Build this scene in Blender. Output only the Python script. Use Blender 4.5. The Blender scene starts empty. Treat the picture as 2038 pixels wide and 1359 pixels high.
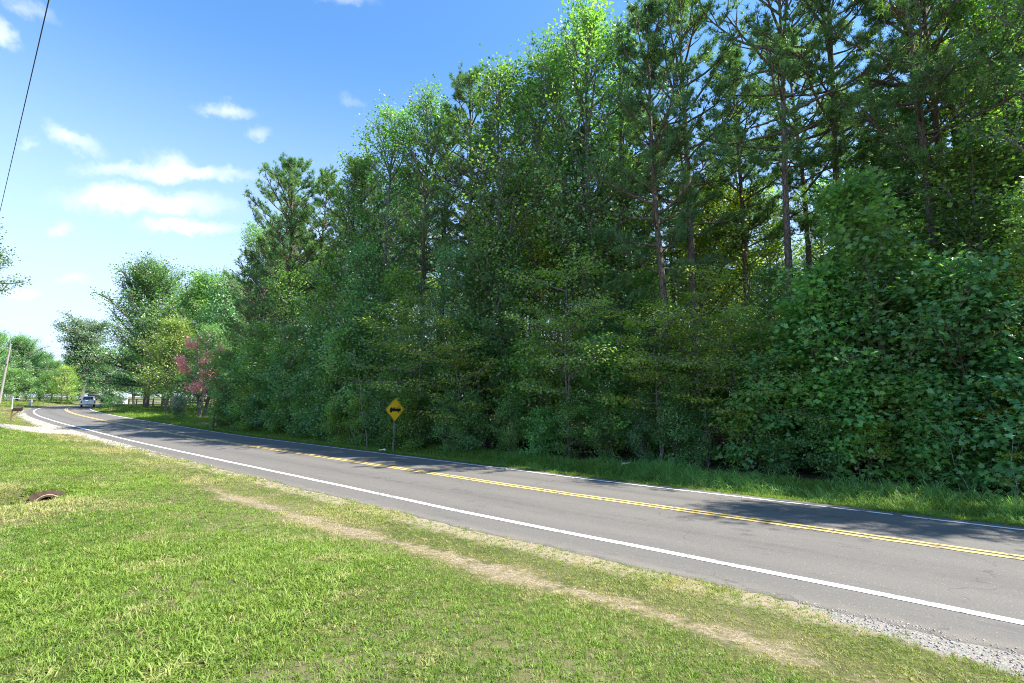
import bpy, math, random
import numpy as np
from mathutils import Vector, Matrix

SC = bpy.context.scene
COL = SC.collection
# ------------------------------------------------------------------ camera
cam_d = bpy.data.cameras.new('camera'); cam = bpy.data.objects.new('camera', cam_d); COL.objects.link(cam)
cam_d.sensor_width = 36.0; cam_d.lens = 36.0*1000/2038
cam_d.clip_start = 0.05; cam_d.clip_end = 3000
cam.location = (0, 0, 2.5)
cam.rotation_euler = (math.radians(90)+math.atan(.11), 0, 0)
SC.camera = cam
# ------------------------------------------------------------------ light
SUN_EL = math.radians(51)
SUN_DIR = Vector((.97, -.14, 0)).normalized()*math.cos(SUN_EL)+Vector((0, 0, math.sin(SUN_EL)))
sun_d = bpy.data.lights.new('sun', 'SUN'); sun = bpy.data.objects.new('sun', sun_d); COL.objects.link(sun)
sun_d.energy = 4.2; sun_d.angle = math.radians(.5); sun_d.color = (1, .955, .88)
sun.rotation_euler = SUN_DIR.to_track_quat('Z', 'Y').to_euler()
sun.location = (35, 5, 60)
SC.view_settings.view_transform = 'Standard'; SC.view_settings.look = 'None'
SC.view_settings.gamma = 1; SC.view_settings.use_curve_mapping = False
SC.view_settings.exposure = 1.68
SC.render.engine = 'CYCLES'
cy = SC.cycles
cy.max_bounces = 9; cy.diffuse_bounces = 6; cy.glossy_bounces = 2; cy.transmission_bounces = 5; cy.transparent_max_bounces = 6
cy.caustics_reflective = False; cy.caustics_refractive = False
cy.use_denoising = True; cy.filter_width = 1.0
try: cy.denoiser = 'OPENIMAGEDENOISE'
except Exception: pass
cy.denoising_prefilter = 'NONE'
cy.sample_clamp_indirect = 6

world = bpy.data.worlds.new('World'); SC.world = world; world.use_nodes = True


class NT:
    """small helper round a node tree"""
    def __init__(s, t): s.t = t; s.n = t.nodes; s.l = t.links
    def new(s, typ, ins=None, **kw):
        nd = s.n.new(typ)
        for k, v in kw.items(): setattr(nd, k, v)
        for k, v in (ins or {}).items(): s.put(nd, k, v)
        return nd
    def put(s, nd, k, v):
        if isinstance(v, bpy.types.NodeSocket): s.l.new(v, nd.inputs[k])
        elif isinstance(v, bpy.types.Node): s.l.new(v.outputs[0], nd.inputs[k])
        else:
            if isinstance(v, (tuple, list)) and len(v) == 3 and nd.inputs[k].type == 'RGBA': v = tuple(v)+(1,)
            nd.inputs[k].default_value = v
    def math(s, op, a, b=None, c=None, clamp=False):
        nd = s.new('ShaderNodeMath', operation=op, use_clamp=clamp); s.put(nd, 0, a)
        if b is not None: s.put(nd, 1, b)
        if c is not None: s.put(nd, 2, c)
        return nd.outputs[0]
    def vmath(s, op, a, b=None, out=0):
        nd = s.new('ShaderNodeVectorMath', operation=op); s.put(nd, 0, a)
        if b is not None: s.put(nd, 1, b)
        return nd.outputs[out]
    def mix(s, f, a, b, mode='MIX'):
        nd = s.new('ShaderNodeMix', data_type='RGBA', blend_type=mode)
        s.put(nd, 0, f); s.put(nd, 6, a); s.put(nd, 7, b)
        return nd.outputs[2]
    def noise(s, vec, scale, detail=3, rough=.55, dist=0):
        nd = s.new('ShaderNodeTexNoise', {'Scale': scale, 'Detail': detail, 'Roughness': rough, 'Distortion': dist})
        if vec is not None: s.put(nd, 'Vector', vec)
        return nd.outputs[0]
    def ramp(s, v, lo, hi, a=0., b=1., smooth=True):
        nd = s.new('ShaderNodeMapRange', {0: v, 1: lo, 2: hi, 3: a, 4: b})
        nd.interpolation_type = 'SMOOTHSTEP' if smooth else 'LINEAR'
        return nd.outputs[0]
    def attr(s, name, inst=False):
        nd = s.new('ShaderNodeAttribute', attribute_name=name)
        if inst: nd.attribute_type = 'INSTANCER'
        return nd.outputs['Fac']


def pix_dir(u, v):
    th = math.atan(.11); x = u-1019; y = 679.5-v; f = 1000
    return Vector((x, f*math.cos(th)-y*math.sin(th), f*math.sin(th)+y*math.cos(th))).normalized()


# sky: Nishita + thin fair-weather clouds placed by direction
w = NT(world.node_tree); w.n.clear()
sky = w.new('ShaderNodeTexSky', sky_type='NISHITA', sun_disc=False)
sky.sun_elevation = SUN_EL; sky.sun_rotation = math.atan2(SUN_DIR.x, SUN_DIR.y)
sky.air_density = 1.0; sky.dust_density = .6; sky.ozone_density = 2.0; sky.altitude = 200
tc = w.new('ShaderNodeTexCoord').outputs['Generated']
nz = w.new('ShaderNodeTexNoise', {'Vector': tc, 'Scale': 9., 'Detail': 6, 'Roughness': .6})
nz2 = w.new('ShaderNodeTexNoise', {'Vector': tc, 'Scale': 32., 'Detail': 5, 'Roughness': .65})
wob = w.vmath('SCALE', w.vmath('SUBTRACT', nz.outputs[1], (.5, .5, .5)), None); wob.node.inputs[3].default_value = .05
wob2 = w.vmath('SCALE', w.vmath('SUBTRACT', nz2.outputs[1], (.5, .5, .5)), None); wob2.node.inputs[3].default_value = .035
tcw = w.vmath('ADD', w.vmath('ADD', tc, wob), wob2)
CLOUDS = [  # u, v, half width, half height (photo pixels), strength, tilt
    (300, 404, 165, 27, .95, .05), (372, 455, 95, 17, 1., .03), (340, 345, 165, 17, .85, .02), (335, 325, 45, 28, .65, .1),
    (150, 285, 58, 22, .7, .5), (445, 218, 60, 17, .6, .05), (520, 266, 26, 15, .45, 0), (5, 62, 26, 32, .7, 0),
    (60, 18, 46, 20, .4, .3), (45, 592, 42, 10, .7, 0), (115, 453, 30, 12, .45, 0), (155, 550, 40, 12, .35, 0),
    (690, 0, 60, 14, .3, .1), (50, 288, 30, 10, .3, 0), (700, 205, 25, 10, .2, .4), (215, 400, 80, 34, .4, 0),
    (-260, 330, 160, 30, .8, 0), (-420, 480, 220, 26, .8, 0), (2500, 300, 200, 40, .7, 0), (2700, 560, 260, 30, .7, 0)]
tot = None
for (u, v, a, b, st, tilt) in CLOUDS:
    c = pix_dir(u, v)
    du = (pix_dir(u+10, v+10*tilt)-c); ex = du/10.; ex_n = ex.normalized(); sx = ex.length*a
    up = c.cross(ex_n).normalized()
    sy = (pix_dir(u, v+10)-c).length/10*b
    rel = w.vmath('SUBTRACT', tcw, tuple(c))
    px = w.math('MULTIPLY', w.vmath('DOT_PRODUCT', rel, tuple(ex_n), 1), 1/sx)
    py = w.math('MULTIPLY', w.vmath('DOT_PRODUCT', rel, tuple(up), 1), 1/sy)
    pz = w.math('MULTIPLY', w.vmath('DOT_PRODUCT', rel, tuple(c), 1), 2.)
    r = w.math('SQRT', w.math('ADD', w.math('ADD', w.math('MULTIPLY', px, px), w.math('MULTIPLY', py, py)), w.math('MULTIPLY', pz, pz)))
    m = w.ramp(r, 1.35, .15, 0., st*.82)
    tot = m if tot is None else w.math('ADD', tot, w.math('MULTIPLY', m, w.math('SUBTRACT', 1., tot)))
wisp = w.ramp(nz2.outputs[0], .3, .62, .55, 1.)
cl = w.math('MULTIPLY', tot, wisp, clamp=True)
sep = w.new('ShaderNodeSeparateXYZ', {0: tc})
hz = w.ramp(sep.outputs[2], .60, .02, 0., .86)
tint = w.mix(1., sky.outputs[0], (.62, .97, 1.20, 1), 'MULTIPLY')
hazed = w.mix(hz, tint, (3.35, 3.85, 4.9, 1))
skyc = w.mix(cl, hazed, (4.9, 5.0, 5.3, 1))
bg = w.new('ShaderNodeBackground', {'Color': skyc, 'Strength': .092})
w.new('ShaderNodeOutputWorld', {'Surface': bg})

# ------------------------------------------------------------------ helpers
rng = np.random.default_rng(7)
random.seed(7)


def smooth(a, b, x):
    t = np.clip((np.asarray(x, float)-a)/(b-a), 0, 1); return t*t*(3-2*t)


def tag(o, label=None, cat=None, group=None, kind=None):
    if label: o['label'] = label
    if cat: o['category'] = cat
    if group: o['group'] = group
    if kind: o['kind'] = kind
    return o


def empty(name, loc, rz=0., scale=None):
    o = bpy.data.objects.new(name, None); COL.objects.link(o); o.empty_display_size = .2
    o.location = loc; o.rotation_euler = (0, 0, rz)
    if scale: o.scale = scale if isinstance(scale, tuple) else (scale,)*3
    return o


def link(name, me, parent=None, loc=None, rot=None):
    o = bpy.data.objects.new(name, me); COL.objects.link(o)
    if parent: o.parent = parent
    if loc is not None: o.location = loc
    if rot is not None: o.rotation_euler = rot
    return o


def npmesh(name, verts, faces_flat, counts, mat, attrs=None, smoothf=False, vattrs=None):
    me = bpy.data.meshes.new(name)
    verts = np.asarray(verts, np.float32); faces_flat = np.asarray(faces_flat, np.int32); counts = np.asarray(counts, np.int32)
    me.vertices.add(len(verts)); me.vertices.foreach_set('co', verts.ravel())
    me.loops.add(len(faces_flat)); me.loops.foreach_set('vertex_index', faces_flat)
    me.polygons.add(len(counts))
    st = np.zeros(len(counts), np.int32); st[1:] = np.cumsum(counts)[:-1]
    me.polygons.foreach_set('loop_start', st); me.polygons.foreach_set('loop_total', counts)
    me.update(calc_edges=True)
    if smoothf: me.polygons.foreach_set('use_smooth', np.ones(len(counts), bool))
    for k, v in (attrs or {}).items():
        a = me.attributes.new(k, 'FLOAT', 'FACE'); a.data.foreach_set('value', np.asarray(v, np.float32))
    for k, v in (vattrs or {}).items():
        a = me.attributes.new(k, 'FLOAT', 'POINT'); a.data.foreach_set('value', np.asarray(v, np.float32))
    if mat: me.materials.append(mat)
    return me


class MB:
    """collects boxes, tubes and polygons into one mesh"""
    def __init__(s): s.v = []; s.f = []; s.m = []
    def add(s, verts, faces, mi=0):
        b = len(s.v); s.v += [tuple(x) for x in verts]; s.f += [tuple(i+b for i in f) for f in faces]; s.m += [mi]*len(faces)
    def box(s, c, d, M=None, mi=0, taper=1.):
        x, y, z = d[0]/2, d[1]/2, d[2]/2
        vs = [Vector((sx*x*(taper if sz > 0 else 1), sy*y*(taper if sz > 0 else 1), sz*z)) for sx in (-1, 1) for sy in (-1, 1) for sz in (-1, 1)]
        if M is not None: vs = [M @ q for q in vs]
        vs = [q+Vector(c) for q in vs]
        s.add(vs, [(0, 1, 3, 2), (4, 6, 7, 5), (0, 4, 5, 1), (2, 3, 7, 6), (0, 2, 6, 4), (1, 5, 7, 3)], mi)
    def tube(s, pts, rad, k=8, cap=True, mi=0):
        pts = [Vector(p) for p in pts]; n = len(pts)
        if not hasattr(rad, '__len__'): rad = [rad]*n
        vs = []
        for i, p in enumerate(pts):
            d = (pts[min(i+1, n-1)]-pts[max(i-1, 0)]).normalized()
            a = d.orthogonal().normalized() if i == 0 else (a-d*a.dot(d)).normalized()
            b = d.cross(a)
            for j in range(k):
                t = 2*math.pi*j/k; vs.append(p+(a*math.cos(t)+b*math.sin(t))*rad[i])
        fs = [(i*k+j, i*k+(j+1) % k, (i+1)*k+(j+1) % k, (i+1)*k+j) for i in range(n-1) for j in range(k)]
        if cap: fs += [tuple(range(k-1, -1, -1)), tuple((n-1)*k+j for j in range(k))]
        s.add(vs, fs, mi)
    def prism(s, poly, axis_o, ax, ay, az, depth, mi=0):
        """poly of (a,b) in plane ax,ay extruded along az by depth"""
        o = Vector(axis_o); ax = Vector(ax); ay = Vector(ay); az = Vector(az); n = len(poly)
        vs = [o+ax*a+ay*b for a, b in poly]+[o+ax*a+ay*b+az*depth for a, b in poly]
        fs = [tuple(range(n-1, -1, -1)), tuple(range(n, 2*n))]+[(i, (i+1) % n, (i+1) % n+n, i+n) for i in range(n)]
        s.add(vs, fs, mi)
    def mesh(s, name, mats, sm=False):
        me = bpy.data.meshes.new(name); me.from_pydata(s.v, [], s.f)
        for m in (mats if isinstance(mats, (list, tuple)) else [mats]): me.materials.append(m)
        me.polygons.foreach_set('material_index', s.m)
        if sm: me.polygons.foreach_set('use_smooth', [True]*len(s.f))
        me.update(); return me
    def build(s, name, mats, parent=None, sm=False, bevel=0):
        o = link(name, s.mesh(name, mats, sm), parent)
        if bevel:
            b = o.modifiers.new('bevel', 'BEVEL'); b.width = bevel; b.segments = 2; b.limit_method = 'ANGLE'
        return o


def mat(name):
    m = bpy.data.materials.new(name); m.use_nodes = True
    t = NT(m.node_tree); t.n.clear(); return m, t


def simple(name, col, rough=.6, metal=0., var=.25, nscale=8., bump=0., coat=0.):
    m, t = mat(name)
    p = t.new('ShaderNodeTexCoord').outputs['Object']
    n = t.noise(p, nscale, 5)
    c = t.mix(n, tuple(x*(1-var) for x in col), tuple(min(1, x*(1+var)) for x in col))
    b = t.new('ShaderNodeBsdfPrincipled', {'Base Color': c, 'Roughness': t.ramp(n, .2, .8, rough*.85, min(1, rough*1.1)), 'Metallic': metal})
    if coat: b.inputs['Coat Weight'].default_value = coat
    if bump:
        bp = t.new('ShaderNodeBump', {'Height': n, 'Strength': bump, 'Distance': .02}); t.put(b, 'Normal', bp)
    t.new('ShaderNodeOutputMaterial', {'Surface': b})
    return m


def leafmat(name, dark, light, warm, trans=.42, gloss=.75, rough=.38, tint=(1.25, 1.5, .45, 1)):
    """leaf: per-leaf attribute v picks the colour, each tree shifts a little"""
    m, t = mat(name)
    v = t.attr('v'); rnd = t.new('ShaderNodeObjectInfo').outputs['Random']
    c = t.mix(t.ramp(v, .0, .85), dark, light)
    c = t.mix(t.ramp(v, .86, 1., 0., .7), c, warm)
    on = t.noise(t.new('ShaderNodeNewGeometry').outputs['Position'], .55, 3, .6)          # yellow-green growth, plus light and dark clumps painted into the leaf colour
    c = t.mix(t.ramp(on, .50, .72, 0, .55), c, t.mix(v, light, warm)); c = t.mix(t.ramp(on, .47, .30, 0, .5), c, dark)
    hs = t.new('ShaderNodeHueSaturation', {'Color': c, 'Hue': t.ramp(rnd, 0, 1, .478, .515, False), 'Saturation': t.ramp(rnd, 0, 1, 1.1, .88, False),
                                         'Value': t.ramp(t.math('FRACT', t.math('MULTIPLY', rnd, 7.31)), 0, 1, .8, 1.2, False)})
    d = t.new('ShaderNodeBsdfPrincipled', {'Base Color': hs, 'Roughness': rough})
    d.inputs['Specular IOR Level'].default_value = gloss
    tc_ = t.mix(1., hs.outputs[0], tint, 'MULTIPLY')
    tr = t.new('ShaderNodeBsdfTranslucent', {'Color': tc_})
    mx = t.new('ShaderNodeMixShader', {0: trans, 1: d, 2: tr})
    t.new('ShaderNodeOutputMaterial', {'Surface': mx})
    return m


def barkmat(name, a, b, sc=6.):
    m, t = mat(name)
    p = t.new('ShaderNodeTexCoord').outputs['Object']
    mp = t.new('ShaderNodeMapping', {'Vector': p, 'Scale': (1, 1, .28)})
    vo = t.new('ShaderNodeTexVoronoi', {'Vector': mp, 'Scale': sc*2.2}, feature='DISTANCE_TO_EDGE')
    n = t.noise(mp.outputs[0], sc, 6, .65)
    k = t.ramp(vo.outputs[0], 0., .12)
    c = t.mix(n, a, b); c = t.mix(t.math('MULTIPLY', t.math('SUBTRACT', 1., k), .6), c, tuple(x*.35 for x in a))
    bp = t.new('ShaderNodeBump', {'Height': t.math('ADD', k, n), 'Strength': .8, 'Distance': .03})
    s = t.new('ShaderNodeBsdfPrincipled', {'Base Color': c, 'Roughness': .9, 'Normal': bp})
    t.new('ShaderNodeOutputMaterial', {'Surface': s})
    return m


M = {}
M['pine_bark'] = barkmat('pine_bark', (.12, .085, .062), (.26, .195, .15), 5)
M['grey_bark'] = barkmat('grey_bark', (.12, .105, .085), (.27, .245, .21), 7)
M['pale_bark'] = barkmat('pale_bark', (.20, .18, .14), (.36, .33, .27), 9)
M['needle'] = leafmat('pine_needles', (.066, .155, .068), (.225, .370, .135), (.34, .36, .10), .32, .35, .4)
M['leaf_dark'] = leafmat('dark_leaves', (.058, .165, .068), (.230, .425, .140), (.40, .46, .11))
M['leaf_mid'] = leafmat('mid_leaves', (.078, .190, .062), (.300, .470, .125), (.50, .53, .12))
M['leaf_light'] = leafmat('light_leaves', (.170, .260, .050), (.450, .520, .110), (.62, .56, .14), .5)  # yellow-green leaf, its colour lightened to carry sunlit dogwood tiers and backlit inner trees
M['leaf_gum'] = leafmat('sweetgum_leaves', (.060, .195, .066), (.250, .490, .140), (.42, .56, .10), .42, .45, .35)
M['leaf_bright'] = leafmat('bright_leaves', (.100, .220, .070), (.300, .450, .130), (.45, .52, .14), .5, .4, .35)
M['leaf_grey'] = leafmat('greyish_leaves', (.060, .110, .060), (.170, .250, .130), (.28, .32, .16), .3, .4)
M['blossom'] = leafmat('pink_blossom', (.85, .20, .22), (.93, .38, .36), (.95, .52, .46), .35, .2, tint=(1, 1, 1, 1))
M['white_blossom'] = leafmat('pale_blossom', (.30, .34, .22), (.50, .50, .40), (.55, .50, .45), .3, .2, tint=(1, 1, 1, 1))
M['orange_leaf'] = leafmat('orange_leaves', (.40, .11, .04), (.55, .20, .06), (.6, .25, .08), .4, .2, tint=(1.2, 1, .6, 1))

# ------------------------------------------------------------------ road line and ground height
CTRL = [(95, -70), (60, -35), (30, -10.2), (13, 3.75), (7.87, 7.95), (5.53, 9.85), (1.06, 13.4), (-1.87, 15.95), (-7.69, 20.95), (-18.14, 30.0),
        (-28.5, 39.2), (-36.4, 45.9), (-43.1, 51.7), (-49.4, 57.3), (-56.2, 64.0), (-62.3, 71.0), (-68.4, 79.5), (-74, 89), (-78.5, 100), (-81.5, 113), (-83, 128), (-82, 150), (-78, 175)]


def spline(P, step):
    P = np.array(P, float); out = []
    for i in range(len(P)-1):
        p0 = P[max(i-1, 0)]; p1 = P[i]; p2 = P[i+1]; p3 = P[min(i+2, len(P)-1)]
        for t in np.linspace(0, 1, 12, endpoint=False):
            out.append(.5*((2*p1)+(-p0+p2)*t+(2*p0-5*p1+4*p2-p3)*t*t+(-p0+3*p1-3*p2+p3)*t**3))
    out.append(P[-1]); out = np.array(out)
    s = np.r_[0, np.cumsum(np.linalg.norm(np.diff(out, axis=0), axis=1))]
    q = np.arange(0, s[-1], step); r = np.c_[np.interp(q, s, out[:, 0]), np.interp(q, s, out[:, 1])]
    for _ in range(10):
        r[1:-1] = .25*r[:-2]+.5*r[1:-1]+.25*r[2:]
    return r


CL = spline(CTRL, .5)
TG = np.gradient(CL, axis=0); TG /= np.linalg.norm(TG, axis=1)[:, None]
NR = np.c_[TG[:, 1], -TG[:, 0]]                      # points to the far side of the road (away from the camera)
SS = np.r_[0, np.cumsum(np.linalg.norm(np.diff(CL, axis=0), axis=1))]


def road_sd(x, y):
    """arc length and signed offset (positive beyond the road)"""
    P = np.c_[np.ravel(x), np.ravel(y)]; s = np.empty(len(P)); d = np.empty(len(P))
    for i in range(0, len(P), 4000):
        q = P[i:i+4000]; D = q[:, None]-CL[None]; k = np.argmin((D**2).sum(2), 1)
        r = q-CL[k]; d[i:i+4000] = (r*NR[k]).sum(1); s[i:i+4000] = SS[k]+(r*TG[k]).sum(1)
        far = np.abs(d[i:i+4000]) < np.linalg.norm(r, axis=1)*.6
        d[i:i+4000] = np.where(far, np.sign(d[i:i+4000])*np.linalg.norm(r, axis=1), d[i:i+4000])
    return s, d


def sd_xy(s, d):
    x = np.interp(s, SS, CL[:, 0]); y = np.interp(s, SS, CL[:, 1])
    nx = np.interp(s, SS, NR[:, 0]); ny = np.interp(s, SS, NR[:, 1])
    return x+nx*d, y+ny*d


# NR should point away from the camera side
if road_sd([0], [0])[1][0] > 0: NR = -NR
NEAR, FAR, NE, FE = -3.02, 2.45, -3.95, 2.82
CULV = (-9.75, 10.85)


def rise(y):
    return .95*smooth(30, 80, y)+.35*smooth(80, 140, y)


def elev(x, y, d=None):
    x = np.asarray(x, float); y = np.asarray(y, float)
    if d is None: d = road_sd(x, y)[1].reshape(x.shape)
    z = rise(y)+.55*smooth(3.9, 9.5, -d)
    z = z-.16*np.exp(-((d-3.9)/.8)**2)*smooth(2.8, 3.4, d)+.35*smooth(5., 14, d)*smooth(60, 45, y)
    dx = x-CULV[0]+.25; dy = y-CULV[1]+.75
    al = dx*-.7+dy*.7; ac = dx*.7+dy*.7
    z = z-.42*np.exp(-(al/.95)**2-(ac/.95)**2)*smooth(.95, .45, al)
    z = z+.03*np.sin(x*1.3+y*.7)*np.sin(y*1.1-x*.4)*smooth(4.2, 6, np.abs(d))
    return z


def gz(x, y): return float(elev(np.array([x]), np.array([y]))[0])


# ------------------------------------------------------------------ setting
def gridlines(segs):
    out = []
    for a, b, st in segs: out += list(np.arange(a, b, st))
    out.append(segs[-1][1]); return np.array(out)


GX = gridlines([(-900, -200, 50), (-200, -110, 6), (-110, -30, 1.2), (-30, -14, .6), (-14, 16, .25), (16, 40, 1), (40, 120, 5), (120, 900, 60)])
GY = gridlines([(-300, -30, 45), (-30, -4, 2), (-4, 0, .5), (0, 26, .25), (26, 50, .6), (50, 110, 1.2), (110, 200, 6), (200, 1400, 100)])
X, Y = np.meshgrid(GX, GY); nx, ny = len(GX), len(GY)
xf, yf = X.ravel(), Y.ravel()
s_, d_ = road_sd(xf, yf)
Z = elev(xf, yf, d_)
inside = (d_ > NE+.25) & (d_ < FE-.15)
Z = Z-np.where(inside, .08+.12*smooth(25, 60, np.abs(xf)+yf*.5), 0.)
idx = np.arange(nx*ny).reshape(ny, nx)
q = np.stack([idx[:-1, :-1], idx[:-1, 1:], idx[1:, 1:], idx[1:, :-1]], -1).reshape(-1, 4)


def drive_mask(x, y):
    """gravel driveway leaving the road to the left"""
    a = (x+33)*-.97+(y-37.5)*-.23; b = (x+33)*.23+(y-37.5)*-.97
    hw = 2.6+2.2*smooth(5, -1, a)
    return smooth(hw+.5, hw-.4, np.abs(b))*smooth(-5.5, -4., a)


s0 = road_sd([-1.9], [8.35])[0][0]


def path_mask(x, y, s, d):
    """worn tan wheel track beside the road"""
    c = -5.72-.25*np.sin(s*.35)-.12*smooth(s0, s0-4, s)
    wdt = .30+.10*np.sin(s*1.7)+.08*np.sin(s*4.1+1)
    m = np.exp(-((d-c)/wdt)**2)
    return m*smooth(s0-7.8, s0-4.5, s)*smooth(s0+11.5, s0+5, s)


def gravel_mask(x, y, s, d):
    gw = np.interp(s, [s0-9, s0-8, s0-6.6, s0-5.2], [1.1, .8, .35, .0])
    g1 = smooth(NE-gw-.25, NE-gw*.75, d)*smooth(s0-4.9, s0-6.0, s)*(d < NE+.6)            # stones beside the pavement, lower right
    e = np.interp(s, [s0-9, s0+16, s0+30, s0+48, s0+62, s0+75], [.2, .12, .2, 1.0, .6, .2])
    g2 = smooth(NE-e-.3, NE-e*.5, d)*(d < NE+.8)
    g2 = g2*smooth(s0+16, s0+34, s)
    return np.clip(np.maximum(np.maximum(g1, g2), drive_mask(x, y)), 0, 1)


def litter_mask(x, y, s, d):
    return smooth(4.6, 6.2, d)*smooth(0, 6, x+22.5+(y-39)*.55+6)


VA = dict(path=path_mask(xf, yf, s_, d_), gravel=gravel_mask(xf, yf, s_, d_), litter=litter_mask(xf, yf, s_, d_),
          verge=np.exp(-((np.abs(d_)-4.0)/.5)**2)*(d_ < 0))

m, t = mat('ground_soil')
pos = t.new('ShaderNodeNewGeometry').outputs['Position']
nb = t.noise(pos, .35, 4); nm = t.noise(pos, 2.3, 5, .6); nf = t.noise(pos, 28, 4, .7); nff = t.noise(pos, 110, 3, .7)
grass = t.mix(t.ramp(nm, .35, .65), (.085, .115, .025), (.165, .170, .050))
grass = t.mix(t.ramp(nf, .35, .6, 0, .8), grass, (.040, .040, .016))
dirt = t.mix(t.ramp(nf, .3, .7), (.13, .095, .058), (.38, .31, .215)); dirt = t.mix(t.ramp(nff, .6, .75, 0, .5), dirt, (.16, .12, .08))
vor = t.new('ShaderNodeTexVoronoi', {'Vector': pos, 'Scale': 42.})
grav = t.mix(t.ramp(vor.outputs[0], .1, .8), (.50, .47, .42), (.17, .15, .13)); grav = t.mix(t.math('MULTIPLY', nff, .4), grav, vor.outputs[1], 'OVERLAY')
grav = t.mix(.6, grav, t.mix(nf, (.10, .09, .08), (.32, .30, .27)))
lit = t.mix(nf, (.028, .022, .013), (.075, .055, .033)); lit = t.mix(t.ramp(nff, .62, .7, 0, .5), lit, (.12, .09, .055))
pm = t.ramp(t.math('ADD', t.math('MULTIPLY', t.attr('path'), .9), t.math('MULTIPLY', t.math('SUBTRACT', t.noise(pos, 5., 6, .75), .55), 2.2)), .15, .75)
gm = t.ramp(t.math('ADD', t.attr('gravel'), t.math('MULTIPLY', t.math('SUBTRACT', nm, .5), .7)), .35, .6)
vm = t.ramp(t.math('ADD', t.attr('verge'), t.math('SUBTRACT', nm, .72)), .0, .5, 0, .8)
c = t.mix(t.math('MULTIPLY', t.ramp(nb, .42, .62), .35), grass, dirt)
c = t.mix(vm, c, (.33, .27, .19, 1)); c = t.mix(t.attr('litter'), c, lit); c = t.mix(pm, c, dirt); c = t.mix(gm, c, grav)
bp = t.new('ShaderNodeBump', {'Height': t.math('ADD', nf, t.math('MULTIPLY', nff, .5)), 'Strength': .7, 'Distance': .03})
b = t.new('ShaderNodeBsdfPrincipled', {'Base Color': c, 'Roughness': .95, 'Normal': bp}); b.inputs['Specular IOR Level'].default_value = .15
t.new('ShaderNodeOutputMaterial', {'Surface': b}); M['ground'] = m
gme = npmesh('ground', np.c_[xf, yf, Z], q.ravel(), np.full(len(q), 4), M['ground'], smoothf=True, vattrs=VA)
tag(link('ground', gme), kind='structure')

# road sheet with slight crown and ragged edge, as (s, offset) strip
m, t = mat('asphalt')
uvn = t.new('ShaderNodeAttribute', attribute_name='off').outputs['Fac']; sn = t.new('ShaderNodeAttribute', attribute_name='arc').outputs['Fac']
pos = t.new('ShaderNodeNewGeometry').outputs['Position']
su = t.new('ShaderNodeCombineXYZ', {0: t.math('MULTIPLY', sn, .12), 1: uvn}).outputs[0]
big = t.noise(su, 1.6, 4, .6); mid = t.noise(pos, 3.2, 5, .7); fine = t.noise(pos, 95, 3, .8)
vo = t.new('ShaderNodeTexVoronoi', {'Vector': pos, 'Scale': 75.})
base = t.mix(big, (.100, .094, .086), (.150, .139, .123)); base = t.mix(t.ramp(mid, .3, .75, 0, .35), base, (.140, .128, .112))
# wheel tracks are a little paler, the middle of each lane darker
tr = None
for c0 in (-2.35, -.85, .75, 2.0):
    g = t.ramp(t.math('ABSOLUTE', t.math('SUBTRACT', uvn, c0)), 0, .55, .22, 0.); tr = g if tr is None else t.math('ADD', tr, g)
base = t.mix(tr, base, (.190, .174, .152))
speck = t.ramp(vo.outputs[1], .1, .9, -1, 1)
base = t.mix(t.ramp(fine, .50, .72, 0, .38), base, (.21, .195, .175)); base = t.mix(t.ramp(fine, .48, .30, 0, .6), base, (.045, .042, .04))
base = t.mix(t.ramp(t.math('ADD', t.noise(su, 5, 5, .7), t.math('MULTIPLY', mid, .3)), .72, .80, 0, .25), base, (.05, .05, .05))
lt = t.new('ShaderNodeSeparateColor', {0: vo.outputs[1]})
base = t.mix(t.ramp(lt.outputs[0], .965, .995, 0, .4), base, (.34, .31, .27)); 
dusty = t.ramp(t.math('ADD', uvn, t.math('MULTIPLY', mid, .6)), -3.2, -3.75, 0, .35)
base = t.mix(dusty, base, (.26, .22, .17))
for c0, wd_ in ((-1.62, .22), (1.35, .2)):
    base = t.mix(t.math('MULTIPLY', t.ramp(t.math('ABSOLUTE', t.math('SUBTRACT', t.math('ADD', uvn, t.math('MULTIPLY', big, .3)), c0+.15)), 0, wd_, .24, 0.), t.ramp(mid, .3, .6)), base, (.055, .052, .05))
# hairline cracks across and along
ck = t.new('ShaderNodeTexVoronoi', {'Vector': t.vmath('ADD', pos, t.vmath('MULTIPLY', t.new('ShaderNodeTexNoise', {'Vector': pos, 'Scale': 2.}).outputs[1], (1.2, 1.2, 0))), 'Scale': .22}, feature='DISTANCE_TO_EDGE')
base = t.mix(t.math('MULTIPLY', t.ramp(ck.outputs[0], .006, .002), t.ramp(mid, .44, .52, 0, .28)), base, (.03, .03, .03))
bp = t.new('ShaderNodeBump', {'Height': fine, 'Strength': .5, 'Distance': .008})
b = t.new('ShaderNodeBsdfPrincipled', {'Base Color': base, 'Roughness': .88, 'Normal': bp}); b.inputs['Specular IOR Level'].default_value = .25
t.new('ShaderNodeOutputMaterial', {'Surface': b}); M['asphalt'] = m


def ribbon(name, offs_fn, s_a, s_b, step, z0, material, attrs=True):
    S = np.arange(s_a, s_b, step); cols = []; 
    O = np.array([offs_fn(s) for s in S]); n, k = O.shape
    xx = np.empty((n, k)); yy = np.empty((n, k))
    for j in range(k): xx[:, j], yy[:, j] = sd_xy(S, O[:, j])
    zz = rise(yy)+z0-.012*np.abs(O)
    V = np.stack([xx, yy, zz], -1).reshape(-1, 3)
    ii = np.arange(n*k).reshape(n, k)
    qq = np.stack([ii[:-1, :-1], ii[:-1, 1:], ii[1:, 1:], ii[1:, :-1]], -1).reshape(-1, 4)
    return npmesh(name, V, qq.ravel(), np.full(len(qq), 4), material, smoothf=True, vattrs=dict(off=O.ravel(), arc=np.repeat(S, k)))


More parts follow.
